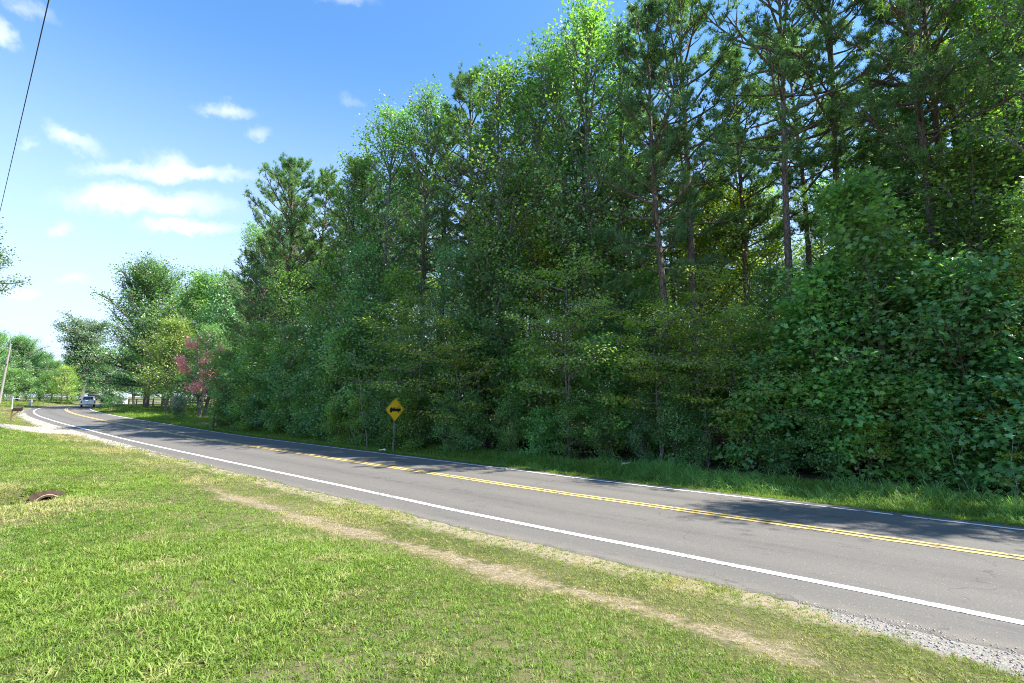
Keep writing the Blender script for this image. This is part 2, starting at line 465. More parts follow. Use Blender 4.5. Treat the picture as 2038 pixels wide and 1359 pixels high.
def jag(s, k, amp): return amp*(math.sin(s*1.9*k)+.6*math.sin(s*5.3*k+1)+.5*math.sin(s*13.7*k+2))


def roadoffs(s):
    a = NE+jag(s, 1., .035); b = FE+jag(s+40, 1.1, .03)
    return [a-.04, a]+list(np.linspace(a+.15, b-.15, 11))+[b, b+.04]


me = ribbon('road', roadoffs, 20, SS[-1]-1, .12, .05, M['asphalt'])
vv = np.empty(len(me.vertices)*3, np.float32); me.vertices.foreach_get('co', vv); vv = vv.reshape(-1, 15, 3); vv[:, 0, 2] -= .09; vv[:, -1, 2] -= .09
me.vertices.foreach_set('co', vv.ravel()); me.update()
tag(link('road', me), kind='structure')


def paint(name, col, dirtc):
    m, t = mat(name)
    pos = t.new('ShaderNodeNewGeometry').outputs['Position']; n = t.noise(pos, 60, 4, .75); n2 = t.noise(pos, 4, 4, .6)
    c = t.mix(t.ramp(n2, .35, .7, 0, .35), col, dirtc); c = t.mix(t.ramp(t.math('ADD', n, t.math('MULTIPLY', n2, .4)), .74, .88, 0, .45), c, (.20, .19, .18))
    crk = t.new('ShaderNodeTexVoronoi', {'Vector': pos, 'Scale': .9}, feature='DISTANCE_TO_EDGE')
    c = t.mix(t.ramp(crk.outputs[0],   .018, .008, 0, .8), c, (.12, .11, .10))
    bp = t.new('ShaderNodeBump', {'Height': n, 'Strength': .25, 'Distance': .01})
    b = t.new('ShaderNodeBsdfPrincipled', {'Base Color': c, 'Roughness': .6, 'Normal': bp})
    t.new('ShaderNodeOutputMaterial', {'Surface': b}); return m


M['white_paint'] = paint('white_road_paint', (.74, .74, .72), (.40, .38, .35))
M['yellow_paint'] = paint('yellow_road_paint', (.70, .49, .14), (.34, .26, .12))


def line(name, off, wd, a, b):
    def fn(s): j = .006*math.sin(s*2.1+off); return [off-wd/2+j, off, off+wd/2+j]
    me = ribbon(name, fn, a, b, .25, .056, M['white_paint'] if 'white' in name else M['yellow_paint'])
    return tag(link(name, me), kind='structure')


sj = road_sd([-10.7], [19.4])[0][0]
line('white_edge_line', NEAR, .15, 20, sj-.02); line('white_edge_line', NEAR-.015, .16, sj+.03, SS[-1]-2)
sk = road_sd([8.0], [10.8])[0][0]
line('white_edge_line', FAR+.01, .10, 20, road_sd([9.35], [9.75])[0][0]+.1); line('white_edge_line', FAR, .105, road_sd([9.35], [9.75])[0][0]-.15, sk); line('white_edge_line', FAR, .105, sk+.06, SS[-1]-2)
line('yellow_centre_line', -.10, .105, 20, SS[-1]-2); line('yellow_centre_line', .10, .105, 20, SS[-1]-2)

# ------------------------------------------------------------------ foliage generators
def unit(v): return v/np.maximum(np.linalg.norm(v, axis=-1, keepdims=True), 1e-9)


STAR = [(0, .0), (.22, -.06), (.46, .10), (.30, .28), (.62, .52), (.26, .52), (0, 1.)]   # half outline (x, along)
KITE = [(0, 0), (.34, .42), (0, 1)]


def leafmesh(name, P, T, N, L, V, material, shape='kite', width=1.):
    """P base points, T axis, N normal, L length, V colour value"""
    T = unit(T); B = unit(np.cross(T, N)); N2 = np.cross(B, T); n = len(P)
    if shape == 'kite':
        out = [(0, 0, 0), (.36*width, .45, .06), (0, 1, 0), (-.36*width, .45, .06)]
    elif shape == 'needle':
        out = [(-.035*width, 0, 0), (.035*width, 0, 0), (0, 1, 0)]
    else:
        r = [(x*width, y, .10*x) for x, y in STAR]; out = r+[(-x, y, z) for x, y, z in r[-2:0:-1]]
    k = len(out)
    V3 = np.empty((n, k, 3))
    for j, (a, b_, c_) in enumerate(out):
        V3[:, j] = P+L[:, None]*(a*B+b_*T+c_*N2)
    return npmesh(name, V3.reshape(-1, 3), np.arange(n*k), np.full(n, k), material, attrs=dict(v=V))


class Wood:
    def __init__(s): s.V = []; s.F = []; s.n = 0
    def tube(s, P, R, k):
        P = np.asarray(P); n = len(P); D = unit(np.gradient(P, axis=0)); a = np.cross(D[0], [0.3, .5, .8]); vs = []
        ang = np.arange(k)*2*np.pi/k
        for i in range(n):
            a = a-D[i]*np.dot(a, D[i]); a = a/max(np.linalg.norm(a), 1e-9); b = np.cross(D[i], a)
            vs.append(P[i]+R[i]*(np.cos(ang)[:, None]*a+np.sin(ang)[:, None]*b))
        s.V.append(np.concatenate(vs)); ii = np.arange(n*k).reshape(n, k)+s.n
        s.F.append(np.stack([ii[:-1], np.roll(ii[:-1], -1, 1), np.roll(ii[1:], -1, 1), ii[1:]], -1).reshape(-1, 4)); s.n += n*k
    def mesh(s, name, mt):
        F = np.concatenate(s.F); return npmesh(name, np.concatenate(s.V), F.ravel(), np.full(len(F), 4), mt, smoothf=True)


def trunkline(r, H, bend, n=14, lean=(0, 0)):
    t = np.linspace(0, 1, n); ph = r.uniform(0, 6.28, 4)
    x = bend*(np.sin(t*3+ph[0])-np.sin(ph[0])+.4*np.sin(t*8+ph[1])-.4*np.sin(ph[1]))+lean[0]*t*H
    y = bend*(np.sin(t*3.3+ph[2])-np.sin(ph[2])+.4*np.sin(t*7+ph[3])-.4*np.sin(ph[3]))+lean[1]*t*H
    return np.c_[x, y, t*H]


def at_z(TL, z): return np.array([np.interp(z, TL[:, 2], TL[:, 0]), np.interp(z, TL[:, 2], TL[:, 1]), z])


def limb(r, p, az, el, L, curl, wig, n=6):
    d = np.array([math.cos(az)*math.cos(el), math.sin(az)*math.cos(el), math.sin(el)]); pts = [p]; 
    for i in range(n-1):
        d = d+np.array([0, 0, curl/n])+r.normal(0, wig, 3); d = d/np.linalg.norm(d); pts.append(pts[-1]+d*L/(n-1))
    return np.array(pts)


def pine(seed, H=21, crown=.45, spread=3., nb=40, r0=.2, puffs=5, tuft=20, needle=.20, material='needle', dead=8, top=1.):
    r = np.random.default_rng(seed); TL = trunkline(r, H, .16)
    Wt = Wood(); Wt.tube(TL, r0*(1-.86*(TL[:, 2]/H)**1.1)+np.where(TL[:, 2] < .5, .04, 0), 10)
    Wb = Wood(); C = []; D = []
    for i in range(nb):
        t = ((i+r.uniform(0, 1))/nb)**1.0; z = H*(crown+(1-crown)*t*.985); az = i*2.4+r.uniform(-.5, .5)
        L = spread*(1.04-t**2.6)**.55*r.uniform(.45, 1.12)*min(1, .5+t*2.4); el = math.radians(-5+48*t*top+r.uniform(-12, 14))
        P = limb(r, at_z(TL, z), az, el, L, .7, .12, 7); rb = .018+.014*L
        Wb.tube(P, rb*np.linspace(1, .3, 7), 5)
        for j in range(7):
            f = .38+.62*(j+r.uniform(0, .8))/7; k = f*6; q0 = P[int(min(k, 5))]+(P[int(min(k, 5))+1]-P[int(min(k, 5))])*(k-int(min(k, 5)))
            dd = unit(P[-1]-P[0]); sd = unit(np.cross(dd, [0, 0, 1]))*(1 if j % 2 else -1)
            dr = unit(dd*.8+sd*r.uniform(.3, 1.1)+np.array([0, 0, r.uniform(-.1, .6)])); l = L*.30*r.uniform(.5, 1.1)*(1.15-.4*f)+.12
            Q = np.array([q0, q0+dr*l*.5+r.normal(0, .04, 3), q0+dr*l+np.array([0, 0, .08*l])]); Wb.tube(Q, [rb*.45, rb*.3, .006], 3)
            for m_ in range(puffs):
                g = r.uniform(.45, 1.05); c = q0+(Q[2]-q0)*g+r.normal(0, .09, 3); C.append(c); D.append(unit(dr+np.array([0, 0, .45])+r.normal(0, .35, 3)))
    for i in range(dead):
        z = H*r.uniform(.22, crown+.05); P = limb(r, at_z(TL, z), r.uniform(0, 6.28), math.radians(r.uniform(-15, 25)), r.uniform(.5, 1.9), -.2, .12, 4)
        Wb.tube(P, [.02, .015, .01, .005], 3)
    for z in np.linspace(H*.93, H, 5):
        for _ in range(puffs): C.append(at_z(TL, z)+r.normal(0, .15, 3)); D.append(np.array([0, 0, 1.])+r.normal(0, .5, 3))
    C = np.array(C); D = unit(np.array(D)); n = len(C)*tuft
    P = np.repeat(C, tuft, 0)+r.normal(0, .02, (n, 3)); Dn = np.repeat(D, tuft, 0)
    T = unit(Dn*r.uniform(.1, 1.1, (n, 1))+unit(r.normal(0, 1, (n, 3)))*.85)
    N = unit(r.normal(0, 1, (n, 3))+[0, 0, .8]); cv = np.repeat(r.uniform(0, .85, len(C)), tuft)*.6+r.uniform(0, .4, n)
    return dict(trunk=Wt.mesh('pine_trunk', M['pine_bark']), branches=Wb.mesh('pine_branches', M['pine_bark']),
                crown=leafmesh('pine_crown', P, T, N, needle*r.uniform(.7, 1.15, n), cv, M[material], 'needle', 1.5))


PROF = dict(round=lambda t: math.sin(math.pi*min(1, .12+.88*t))**.6 if t < .97 else .25, cone=lambda t: (1.02-t)**.75*min(1, .55+2*t),
            column=lambda t: (1.04-t**3.2)**.6*min(1, .5+1.6*t), dome=lambda t: (1.03-t**2.6)**.55, umbrella=lambda t: (.35+.75*t) if t < .8 else (1.0-(t-.8)*2.4))


def broad(seed, H, base, spread, nl, ns, nleaf, leaf, mt, bark='grey_bark', prof='column', r0=.15, el0=20, el1=65, curl=.35, flat=.55, sig=.28,
          shape='kite', stems=1, bend=.18, width=1., droop=.25, extra=None, lean=(0, 0), nclu=3, updir=.9):
    r = np.random.default_rng(seed); Wt = Wood(); Wb = Wood(); C = []; D = []
    for sidx in range(stems):
        ln = lean if stems == 1 else tuple(r.uniform(-.22, .22, 2)*(1 if sidx else .3)); h = H*(1 if sidx == 0 else r.uniform(.7, .95))
        TL = trunkline(r, h*.94, bend, 12, ln); Wt.tube(TL, r0/stems**.4*(1-.88*(TL[:, 2]/h)), 9)
        for i in range(max(3, nl//stems)):
            n_ = max(3, nl//stems); t = (i+r.uniform(0, 1))/n_; z = h*(base+(.93-base)*t); az = i*2.4+r.uniform(-.6, .6)
            L = spread*PROF[prof](t)*r.uniform(.55, 1.12); el = math.radians(el0+(el1-el0)*t+r.uniform(-12, 12))
            P = limb(r, at_z(TL, z), az, el, L, curl, .10, 6); rb = .010+.016*L*(r0/.15)**.5; Wb.tube(P, rb*np.linspace(1, .3, 6), 5)
            for j in range(ns):
                f = .22+.78*(j+r.uniform(0, 1))/ns; k = min(f*5, 4.99); a = int(k); q0 = P[a]+(P[a+1]-P[a])*(k-a); dd = unit(P[a+1]-P[a])
                sd = unit(np.cross(dd, [0, 0, 1])+1e-6)*(1 if j % 2 else -1); dr = unit(dd*r.uniform(.3, 1)+sd*r.uniform(.3, 1.1)+np.array([0, 0, r.uniform(-.35, .55)*(.4+flat)]))
                l = (spread*.30+.10)*r.uniform(.5, 1.2)*(1.1-.45*f)
                Q = np.array([q0, q0+dr*l*.5+r.normal(0, .03, 3), q0+dr*l-np.array([0, 0, .05*l])]); Wb.tube(Q, [rb*.4, rb*.25, .004], 3)
                for m_ in range(nclu): C.append(q0+(Q[2]-q0)*(.3+.75*(m_+r.uniform(0, 1))/nclu)); D.append(dr)
        for z in np.linspace(h*.84, h*.94, 4):
            for _ in range(3): C.append(at_z(TL, z)+r.normal(0, .18, 3)); D.append(np.array([0, 0, 1.]))
    C = np.array(C); D = np.array(D); n = len(C)*nleaf
    off = r.normal(0, 1, (n, 3))*[sig, sig, sig*flat]; P = np.repeat(C, nleaf, 0)+off; P[:, 2] = np.maximum(P[:, 2], .05)
    T = unit(np.repeat(D, nleaf, 0)*.5+unit(off)*.8+[0, 0, -droop]+r.normal(0, .3, (n, 3))); N = unit(r.normal(0, .5, (n, 3))+[0, 0, updir]+.75*unit(P*[1, 1, 0]+1e-6)*(1 if updir < 1.5 else .3))
    cv = np.clip(np.repeat(r.uniform(0, 1, len(C)), nleaf)*.55+r.uniform(0, .45, n), 0, 1)
    out = dict(trunk=Wt.mesh('trunk', M[bark]), branches=Wb.mesh('branches', M[bark]),
               crown=leafmesh('crown', P, T, N, leaf*r.uniform(.45, 1.15, n), cv, M[mt], shape, width))
    if extra:
        em, frac, size, sg, name, sel = extra
        ok = np.array([c for c in C if sel(c)]); ok = ok[r.permutation(len(ok))[:max(1, int(len(ok)*frac))]]; k = 26; n = len(ok)*k
        P = np.repeat(ok, k, 0)+r.normal(0, 1, (n, 3))*[sg, sg, sg*.9]
        out[name] = leafmesh(name, P, unit(r.normal(0, 1, (n, 3))), unit(r.normal(0, 1, (n, 3))), size*r.uniform(.6, 1.2, n), r.uniform(0, 1, n), M[em], 'kite', 1.6)
    return out


LIB = {}
for i, (H, cr, sp, nb) in enumerate([(22, .42, 3.7, 56), (21, .48, 3.3, 50), (20, .36, 3.4, 56), (23, .50, 3.8, 52)]):
    LIB['pine%d' % i] = pine(10+i, H, cr, sp, nb, .21-.01*i, puffs=6, needle=.25)
LIB['pine4'] = pine(15, 20.5, .26, 4.8, 80, .24, puffs=7, tuft=18, needle=.28)                        # open-grown edge pine
LIB['ypine'] = pine(16, 8.5, .22, 2.0, 30, .09, puffs=6, tuft=20, needle=.2, dead=2)
for i, (H, b_, sp) in enumerate([(20.5, .26, 3.7), (19.5, .20, 3.5), (21, .32, 4.0), (18.5, .2, 3.3)]):
    LIB['tall%d' % i] = broad(30+i, H, b_, sp, 50, 9, 7, .16, 'leaf_mid' if i % 2 else 'leaf_dark', 'grey_bark' if i % 2 else 'pale_bark', 'column', .17, 22, 62, sig=.24, width=1.1)
for i, (H, b_, sp, mt_) in enumerate([(12.5, .12, 3.3, 'leaf_dark'), (10.5, .10, 3.0, 'leaf_mid'), (14, .2, 3.4, 'leaf_light')]):
    LIB['mid%d' % i] = broad(40+i, H, b_, sp, 42, 9, 7, .16, mt_, 'pale_bark' if i == 1 else 'grey_bark', 'column', .09, 12, 58, sig=.25, flat=.5, width=1.1, bend=.25)
for i, (H, b_, sp) in enumerate([(7.5, .3, 3.0), (6.5, .25, 2.7), (8.6, .35, 3.2)]):
    LIB['dog%d' % i] = broad(50+i, H, b_, sp, 24, 9, 11, .13, 'leaf_light', 'grey_bark', 'dome', .07, 2, 25, curl=.15, flat=.16, sig=.26, droop=.5, bend=.25, stems=2, updir=1.6)
for i, (H, sp) in enumerate([(5.2, 2.0), (4.2, 1.9), (6.2, 2.1), (7.5, 2.3)]):
    LIB['shrub%d' % i] = broad(60+i, H, .04, sp, 32, 8, 8, .165, ('leaf_dark', 'leaf_mid', 'leaf_dark', 'leaf_mid')[i], 'grey_bark', 'column', .05, 8, 55, sig=.22, flat=.6, stems=3, bend=.15)
for i, (H, sp) in enumerate([(9.4, 2.7), (6.5, 2.3), (3.6, 1.7)]):
    LIB['gum%d' % i] = broad(70+i, H, (.10, .06, .03)[i], sp, (40, 34, 26)[i], 7, (7, 7, 8)[i], .165, 'leaf_gum', 'pale_bark', 'cone' if i == 0 else 'column', (.10, .06, .035)[i], 5, 50, sig=.25, flat=.45, shape='star', lean=(.05, 0) if i == 0 else (0, 0), droop=.45, updir=1.1)
LIB['gumL'] = broad(76, 9.4, .12, 2.8, 46, 8, 7, .175, 'leaf_bright', 'pale_bark', 'cone', .10, 10, 55, sig=.28, flat=.6, shape='star', lean=(.05, 0), droop=.4, updir=1.1)
LIB['oak0'] = broad(80, 20, .15, 9.2, 80, 13, 12, .27, 'leaf_dark', 'grey_bark', 'dome', .42, 0, 72, curl=.3, sig=.48, flat=.7, bend=.3, nclu=4)
LIB['oak1'] = broad(81, 15, .16, 6.6, 66, 12, 12, .22, 'leaf_dark', 'grey_bark', 'dome', .32, 2, 70, curl=.3, sig=.38, flat=.7, bend=.3, nclu=4)
LIB['highcrown'] = broad(88, 14.4, .66, 3.1, 46, 11, 12, .15, 'leaf_grey', 'grey_bark', 'dome', .25, -8, 65, sig=.26, flat=.7, bend=.3)
LIB['maple'] = broad(82, 10.5, .12, 4.6, 50, 9, 12, .21, 'leaf_light', 'grey_bark', 'dome', .18, 5, 70, sig=.36, flat=.7)
LIB['umb'] = broad(83, 15, .45, 7.0, 56, 10, 15, .30, 'leaf_grey', 'grey_bark', 'umbrella', .5, 25, 62, curl=-.5, sig=.55, flat=.5, bend=.4)
LIB['myrtle'] = broad(84, 8.5, .25, 2.9, 34, 8, 5, .12, 'leaf_mid', 'pale_bark', 'dome', .12, 35, 75, sig=.27, stems=4,
                      extra=('blossom', .62, .16, .22, 'blossoms', lambda c: c[2] > 2.0 and math.hypot(c[0], c[1]) > 1.6))
LIB['wbush'] = broad(85, 2.1, .06, 1.15, 22, 7, 9, .10, 'leaf_mid', 'grey_bark', 'dome', .03, 30, 80, sig=.14, stems=4, extra=('white_blossom', .35, .09, .12, 'blossoms', lambda c: c[2] > 1.0))
LIB['bush'] = broad(86, 1.7, .05, 1.2, 22, 7, 10, .10, 'leaf_dark', 'grey_bark', 'dome', .03, 10, 75, sig=.16, stems=4)
LIB['weed'] = broad(87, 1.1, .05, .55, 14, 5, 6, .10, 'leaf_mid', 'grey_bark', 'column', .012, 20, 70, sig=.10, stems=2)


def plant(kind, name, x, y, label, cat, group=None, rz=None, sc=1., dz=-.05):
    rz = random.uniform(0, 6.28) if rz is None else rz
    e = empty(name, (x, y, gz(x, y)+dz), rz, sc); tag(e, label, cat, group)
    for part, me in LIB[kind].items():
        o = link(part, me, e)
        if part == 'branches': o['kind'] = 'stuff'
    return e


EDGE_U = [440, 700, 920, 1100, 1600, 2038, 2300]; EDGE_Z = [39.4, 26.8, 22.2, 20.4, 15.6, 12.3, 10.6]


def uz(u, extra): 
    zz = float(np.interp(u, EDGE_U, EDGE_Z))+extra; return (u-1019)/1000.*zz, zz


# ------------------------------------------------------------------ main forest trees seen one by one
TP = 'tree'; n_lab = 0
main = [
    # kind, name, u at horizon, metres behind the wood's edge, scale, label, category
    ('pine4', 'pine_tree', 556, 3.8, 1, 'big dark open-crowned pine at the left end of the wood, standing against the clouds'),
    ('pine4', 'pine_tree', 510, 7, 0.78, 'smaller pine at the left end of the wood, above the pink-flowered tree'),
    ('pine1', 'pine_tree', 628, 7, 0.93, 'dark pine just right of the big open-crowned pine at the left end of the wood'),
    ('tall1', 'broadleaf_tree', 685, 4, 0.968, 'rounded broadleaf tree on the skyline, leftmost of the tall leafy ones'),
    ('tall0', 'broadleaf_tree', 755, 5, 1.07, 'tall leafy tree with a sunlit yellowish crown above and left of the road sign'),
    ('tall2', 'broadleaf_tree', 828, 6, 1.06, 'tall leafy tree on the skyline directly above the yellow sign'),
    ('pine0', 'pine_tree', 878, 8, 0.946, 'dark pine with a ragged top in the skyline dip right of the sign'),
    ('pine3', 'pine_tree', 942, 7, 0.946, 'dark pine in the skyline dip, left of the high step'),
    ('tall3', 'broadleaf_tree', 1002, 4, 1.13, 'tall airy tree starting the high step of the skyline near the picture centre'),
    ('tall0', 'broadleaf_tree', 1062, 5.5, 1.08, 'thin-crowned tall tree whose open top shows blue sky, right of the skyline step'),
    ('tall2', 'broadleaf_tree', 1120, 7.5, 1.12, 'tall airy tree with see-through upper crown left of the highest skyline spire'),
    ('tall1', 'broadleaf_tree', 1175, 4.5, 1.23, 'spire-topped tall tree that reaches the upper edge of the picture near its centre'),
    ('tall3', 'broadleaf_tree', 1240, 6, 1.21, 'tall leafy tree between the centre spire and the front pine with lit needle clumps'),
    ('pine2', 'pine_tree', 1330, 3, 1, 'front pine with bright needle clumps low on its crown, left of the bare trunk'),
    ('pine0', 'pine_tree', 1388, 4.5, 1.03, 'pine with a thick straight red-brown trunk bare below its crown'),
    ('pine1', 'pine_tree', 1492, 8, 0.95, 'slim pale-trunked pine between the red-brown trunk and the rough grey trunk'),
    ('pine3', 'pine_tree', 1585, 3.8, 0.98, 'pine with a rough grey trunk leaning slightly left above the layered low trees'),
    ('pine1', 'pine_tree', 1622, 9, 1, 'pine standing just behind and right of the rough grey trunk'),
    ('pine3', 'pine_tree', 1695, 5, 1, 'pine with a dark trunk framed by blue sky above the bright green sapling'),
    ('pine0', 'pine_tree', 1885, 3.6, 1.02, 'left one of the pair of close parallel pine trunks at the upper right'),
    ('pine2', 'pine_tree', 1915, 4.4, 1.05, 'right one of the pair of close parallel pine trunks at the upper right'),
    ('pine1', 'pine_tree', 1945, 7, 1.02, 'pine with a dark forked trunk just right of the paired trunks'),
    ('tall1', 'broadleaf_tree', 2055, 3.5, 0.95, 'tall broadleaf tree whose leafy crown fills the upper right corner'),
    ('tall2', 'broadleaf_tree', 2190, 2.5, 0.85, 'tall broadleaf tree at the right border of the picture'),
    ('tall0', 'broadleaf_tree', 2010, 8, 1, 'tall broadleaf tree behind the pines at the upper right'),
    ('pine2', 'pine_tree', 1255, 9, 0.92, 'dark-trunked pine deep behind the front pine'),
    ('pine3', 'pine_tree', 1060, 9.5, 0.935, 'pine standing behind the airy tall trees near the centre'),
]
for kind, name, u, ex, sc, lab in main:
    x, y = uz(u, ex); plant(kind, name, x, y, lab, 'pine tree' if 'pine' in name else 'tree', 'tall trees of the roadside wood', sc=sc)

LM = [(450, 'at the left end of the wood'), (560, 'below the big open-crowned pine'), (640, 'left of the leaning bare stem'), (735, 'just left of the yellow sign'),
      (795, 'directly behind the yellow sign'), (865, 'just right of the yellow sign'), (950, 'left of the small bluish young pine'), (1035, 'left of the tallest dogwood'),
      (1130, 'by the tallest dogwood'), (1240, 'by the young pine with bright clumps'), (1325, 'below the front pine'), (1388, 'by the red-brown trunk'),
      (1490, 'by the slim pale trunk'), (1585, 'by the rough grey trunk'), (1690, 'left of the bright green sapling'), (1795, 'by the bright green sapling'),
      (1890, 'right of the bright green sapling'), (1990, 'near the right border'), (2120, 'at the right border'), (2300, 'beyond the right border')]


def landmark(u): return min(LM, key=lambda q_: abs(q_[0]-u))[1]


# deeper trees
r = np.random.default_rng(99)
taken = [uz(a[2], a[3]) for a in main]
cnt = 0
for row, (ex, step) in enumerate([(7.5, 70), (12, 62), (17, 58), (23, 60)]):
    u = 500+row*13
    while u < 2450:
        uu = u+r.uniform(-22, 22); x, y = uz(uu, ex+r.uniform(-1.8, 1.8))
        u += step*(y/ (22+ex))**-.2
        if any((x-a)**2+(y-b_)**2 < 2.2 for a, b_ in taken): continue
        if uu > 1350 and uu < 2000 and row < 2 and r.uniform() < .25: continue
        taken.append((x, y))
        low = 1300 < uu < 2050
        k = r.choice(['pine1', 'pine3', 'pine0', 'tall0', 'tall2', 'mid2'], p=[.20, .20, .10, .14, .13, .23]) if not low else r.choice(['pine1', 'pine3', 'mid2', 'mid0'], p=[.30, .27, .28, .15])
        nm = 'pine_tree' if k.startswith('pine') else 'broadleaf_tree'
        zone = 'behind the left part of the wood' if uu < 830 else 'behind the middle of the wood' if uu < 1300 else 'behind the right part of the wood'
        lab = ('tall pine %s inside the wood, %s' if nm == 'pine_tree' else 'leafy tree %s inside the wood, %s') % (('a little', 'halfway', 'far', 'farthest back')[row], landmark(uu))
        plant(k, nm, x, y, lab, 'pine tree' if nm == 'pine_tree' else 'tree', nm.replace('_', ' ')+'s '+zone, sc=r.uniform(.74, .9)*(1 if uu < 1250 else .98))
        cnt += 1

# the wood goes on past the right border (its shade falls on the road there)
for i, (s_off, dd) in enumerate([(-4, 7.5), (-7, 10), (-9, 7), (-12, 9), (-15, 7.2), (-18, 10.5), (-21, 9.4), (-25, 9), (-29, 7.5), (-34, 9.5)]):
    s_r = road_sd([12.3], [4.2])[0][0]; x, y = sd_xy(s_r+s_off+2, dd); x = float(x); y = float(y)
    plant(['tall1', 'pine2', 'mid0', 'tall2', 'mid1'][i % 5], 'broadleaf_tree' if i % 5 != 1 else 'pine_tree', x, y, 'tree of the same wood, past the right border of the picture', 'tree', 'trees past the right border', sc=.95)

# ------------------------------------------------------------------ named low trees of the edge
low = [
    ('gumL', 'sweetgum_sapling', 1795, .7, 1.05, 'tall bright green star-leaved sapling with a pale leaning stem, right of the grey pine trunk'),
    ('gum1', 'sweetgum_sapling', 1625, .7, 1.0, 'star-leaved young tree under the rough grey pine trunk'),
    ('gum1', 'sweetgum_sapling', 1950, .6, .95, 'star-leaved young tree right of the bright green sapling'),
    ('mid1', 'leafy_young_tree', 2110, .9, .8, 'small-leaved young tree at the right border'),
    ('gum2', 'sweetgum_sapling', 1500, .2, 1.0, 'low star-leaved sapling at the verge left of the larger star-leaved trees'),
    ('gum2', 'sweetgum_sapling', 1700, .1, .9, 'low star-leaved sapling in front of the bright green tall one'),
    ('gum2', 'sweetgum_sapling', 1850, .1, .85, 'low star-leaved sapling with yellow-green tips near the grass at right'),
    ('gum2', 'sweetgum_sapling', 2000, .2, 1.0, 'low star-leaved sapling nearest the right border'),
    ('dog2', 'dogwood_tree', 1130, .1, 1.0, 'tallest dogwood with tiered pale leaf layers near the picture centre'),
    ('dog0', 'dogwood_tree', 838, .2, 1.05, 'dogwood with yellow-green tiers just above and right of the yellow sign'),
    ('dog1', 'dogwood_tree', 915, .3, .95, 'dogwood with pale layered leaves second to the right of the sign'),
    ('dog2', 'dogwood_tree', 1400, .2, .86, 'dogwood spreading flat leaf layers in front of the red-brown pine trunk'),
    ('dog0', 'dogwood_tree', 1310, 0, .85, 'low dogwood with yellowish layers left of the flat-layered one'),
    ('dog1', 'dogwood_tree', 1475, 0, .85, 'low dogwood with pale green layers beside the star-leaved thicket'),
    ('ypine', 'young_pine', 1012, 2.0, .82, 'small bluish young pine left of the tallest dogwood'),
    ('ypine', 'young_pine', 1235, 3.0, .92, 'young pine with bright needle clumps right of the tallest dogwood'),
    ('ypine', 'young_pine', 950, 3.2, 1.15, 'larger dark young pine behind the layered dogwoods right of the sign'),
    ('tall3', 'broadleaf_tree', 1365, 12, .85, 'leafy tree showing behind the red-brown pine trunk'),
    ('tall1', 'broadleaf_tree', 1440, 14, .90, 'leafy tree filling the gap left of the slim pale trunk'),
    ('tall3', 'broadleaf_tree', 1535, 12.5, .82, 'leafy tree behind and between the slim pale and rough grey trunks'),
    ('tall1', 'broadleaf_tree', 1650, 13, .80, 'leafy tree behind the trunk framed by blue sky'),
    ('mid2', 'leafy_young_tree', 1400, 8, 1.0, 'pale leafy tree behind the flat-layered dogwood'),
    ('mid2', 'leafy_young_tree', 1475, 9, .95, 'pale leafy tree behind the low dogwood beside the star-leaved thicket'),
    ('mid0', 'leafy_young_tree', 1840, 5.5, 1.1, 'dark tree behind and above the bright green sapling'),
    ('mid0', 'leafy_young_tree', 575, 2.4, .95, 'dark leafy tree rising halfway up below the big open-crowned pine'),
    ('mid1', 'leafy_young_tree', 640, 2.6, 1.05, 'leafy mid-height tree left of the sign under the rounded skyline tree'),
    ('mid0', 'leafy_young_tree', 712, 3.0, .95, 'dark mid-height tree between the bare pale stem and the sign'),
    ('mid1', 'leafy_young_tree', 800, 3.4, .95, 'mid-height leafy tree directly above the yellow sign'),
    ('mid0', 'leafy_young_tree', 890, 3.0, .85, 'dark mid-height tree above the layered dogwoods right of the sign'),
    ('mid1', 'leafy_young_tree', 980, 2.6, 1.05, 'mid-height leafy tree above the small bluish young pine'),
    ('mid2', 'leafy_young_tree', 1075, 4.2, .85, 'pale green mid-height tree behind the tallest dogwood'),
    ('mid0', 'leafy_young_tree', 1190, 3.6, .85, 'dark mid-height tree right of the tallest dogwood'),
    ('mid1', 'leafy_young_tree', 1290, 4.6, .8, 'mid-height leafy tree behind the low yellowish dogwood'),
    ('mid1', 'leafy_young_tree', 1540, 5.0, .75, 'mid-height tree behind the rough grey pine trunk'),
    ('mid0', 'leafy_young_tree', 1740, 4.0, .88, 'dark leafy tree behind the bright green sapling'),
    ('mid1', 'leafy_young_tree', 1960, 2.6, 1.0, 'leafy tree behind the star-leaved trees near the right border'),
    ('mid0', 'leafy_young_tree', 2080, 3.4, .95, 'dark leafy tree at the right border behind the star-leaved ones'),
    ('shrub3', 'leafy_young_tree', 520, .9, 1.05, 'feathery young tree at the wood corner behind the orange-tipped stake'),
    ('shrub3', 'leafy_young_tree', 600, 1.2, 1.1, 'leafy young tree third from the left end of the wood edge'),
    ('shrub2', 'leafy_young_tree', 655, 1.3, 1.2, 'leafy young tree with a bare pale stem left of the sign'),
    ('shrub3', 'leafy_young_tree', 720, 1.6, 1.1, 'dark leafy young tree immediately left of the sign'),
    ('shrub3', 'leafy_young_tree', 465, 1.2, .95, 'leftmost leafy young tree of the wood edge beside the open lawn'),
]
for kind, name, u, ex, sc, lab in low:
    x, y = uz(u, ex+.6); plant(kind, name, x, y, lab, 'pine tree' if 'pine' in name else 'tree', 'low trees along the edge of the wood', sc=sc)
    taken.append((x, y))

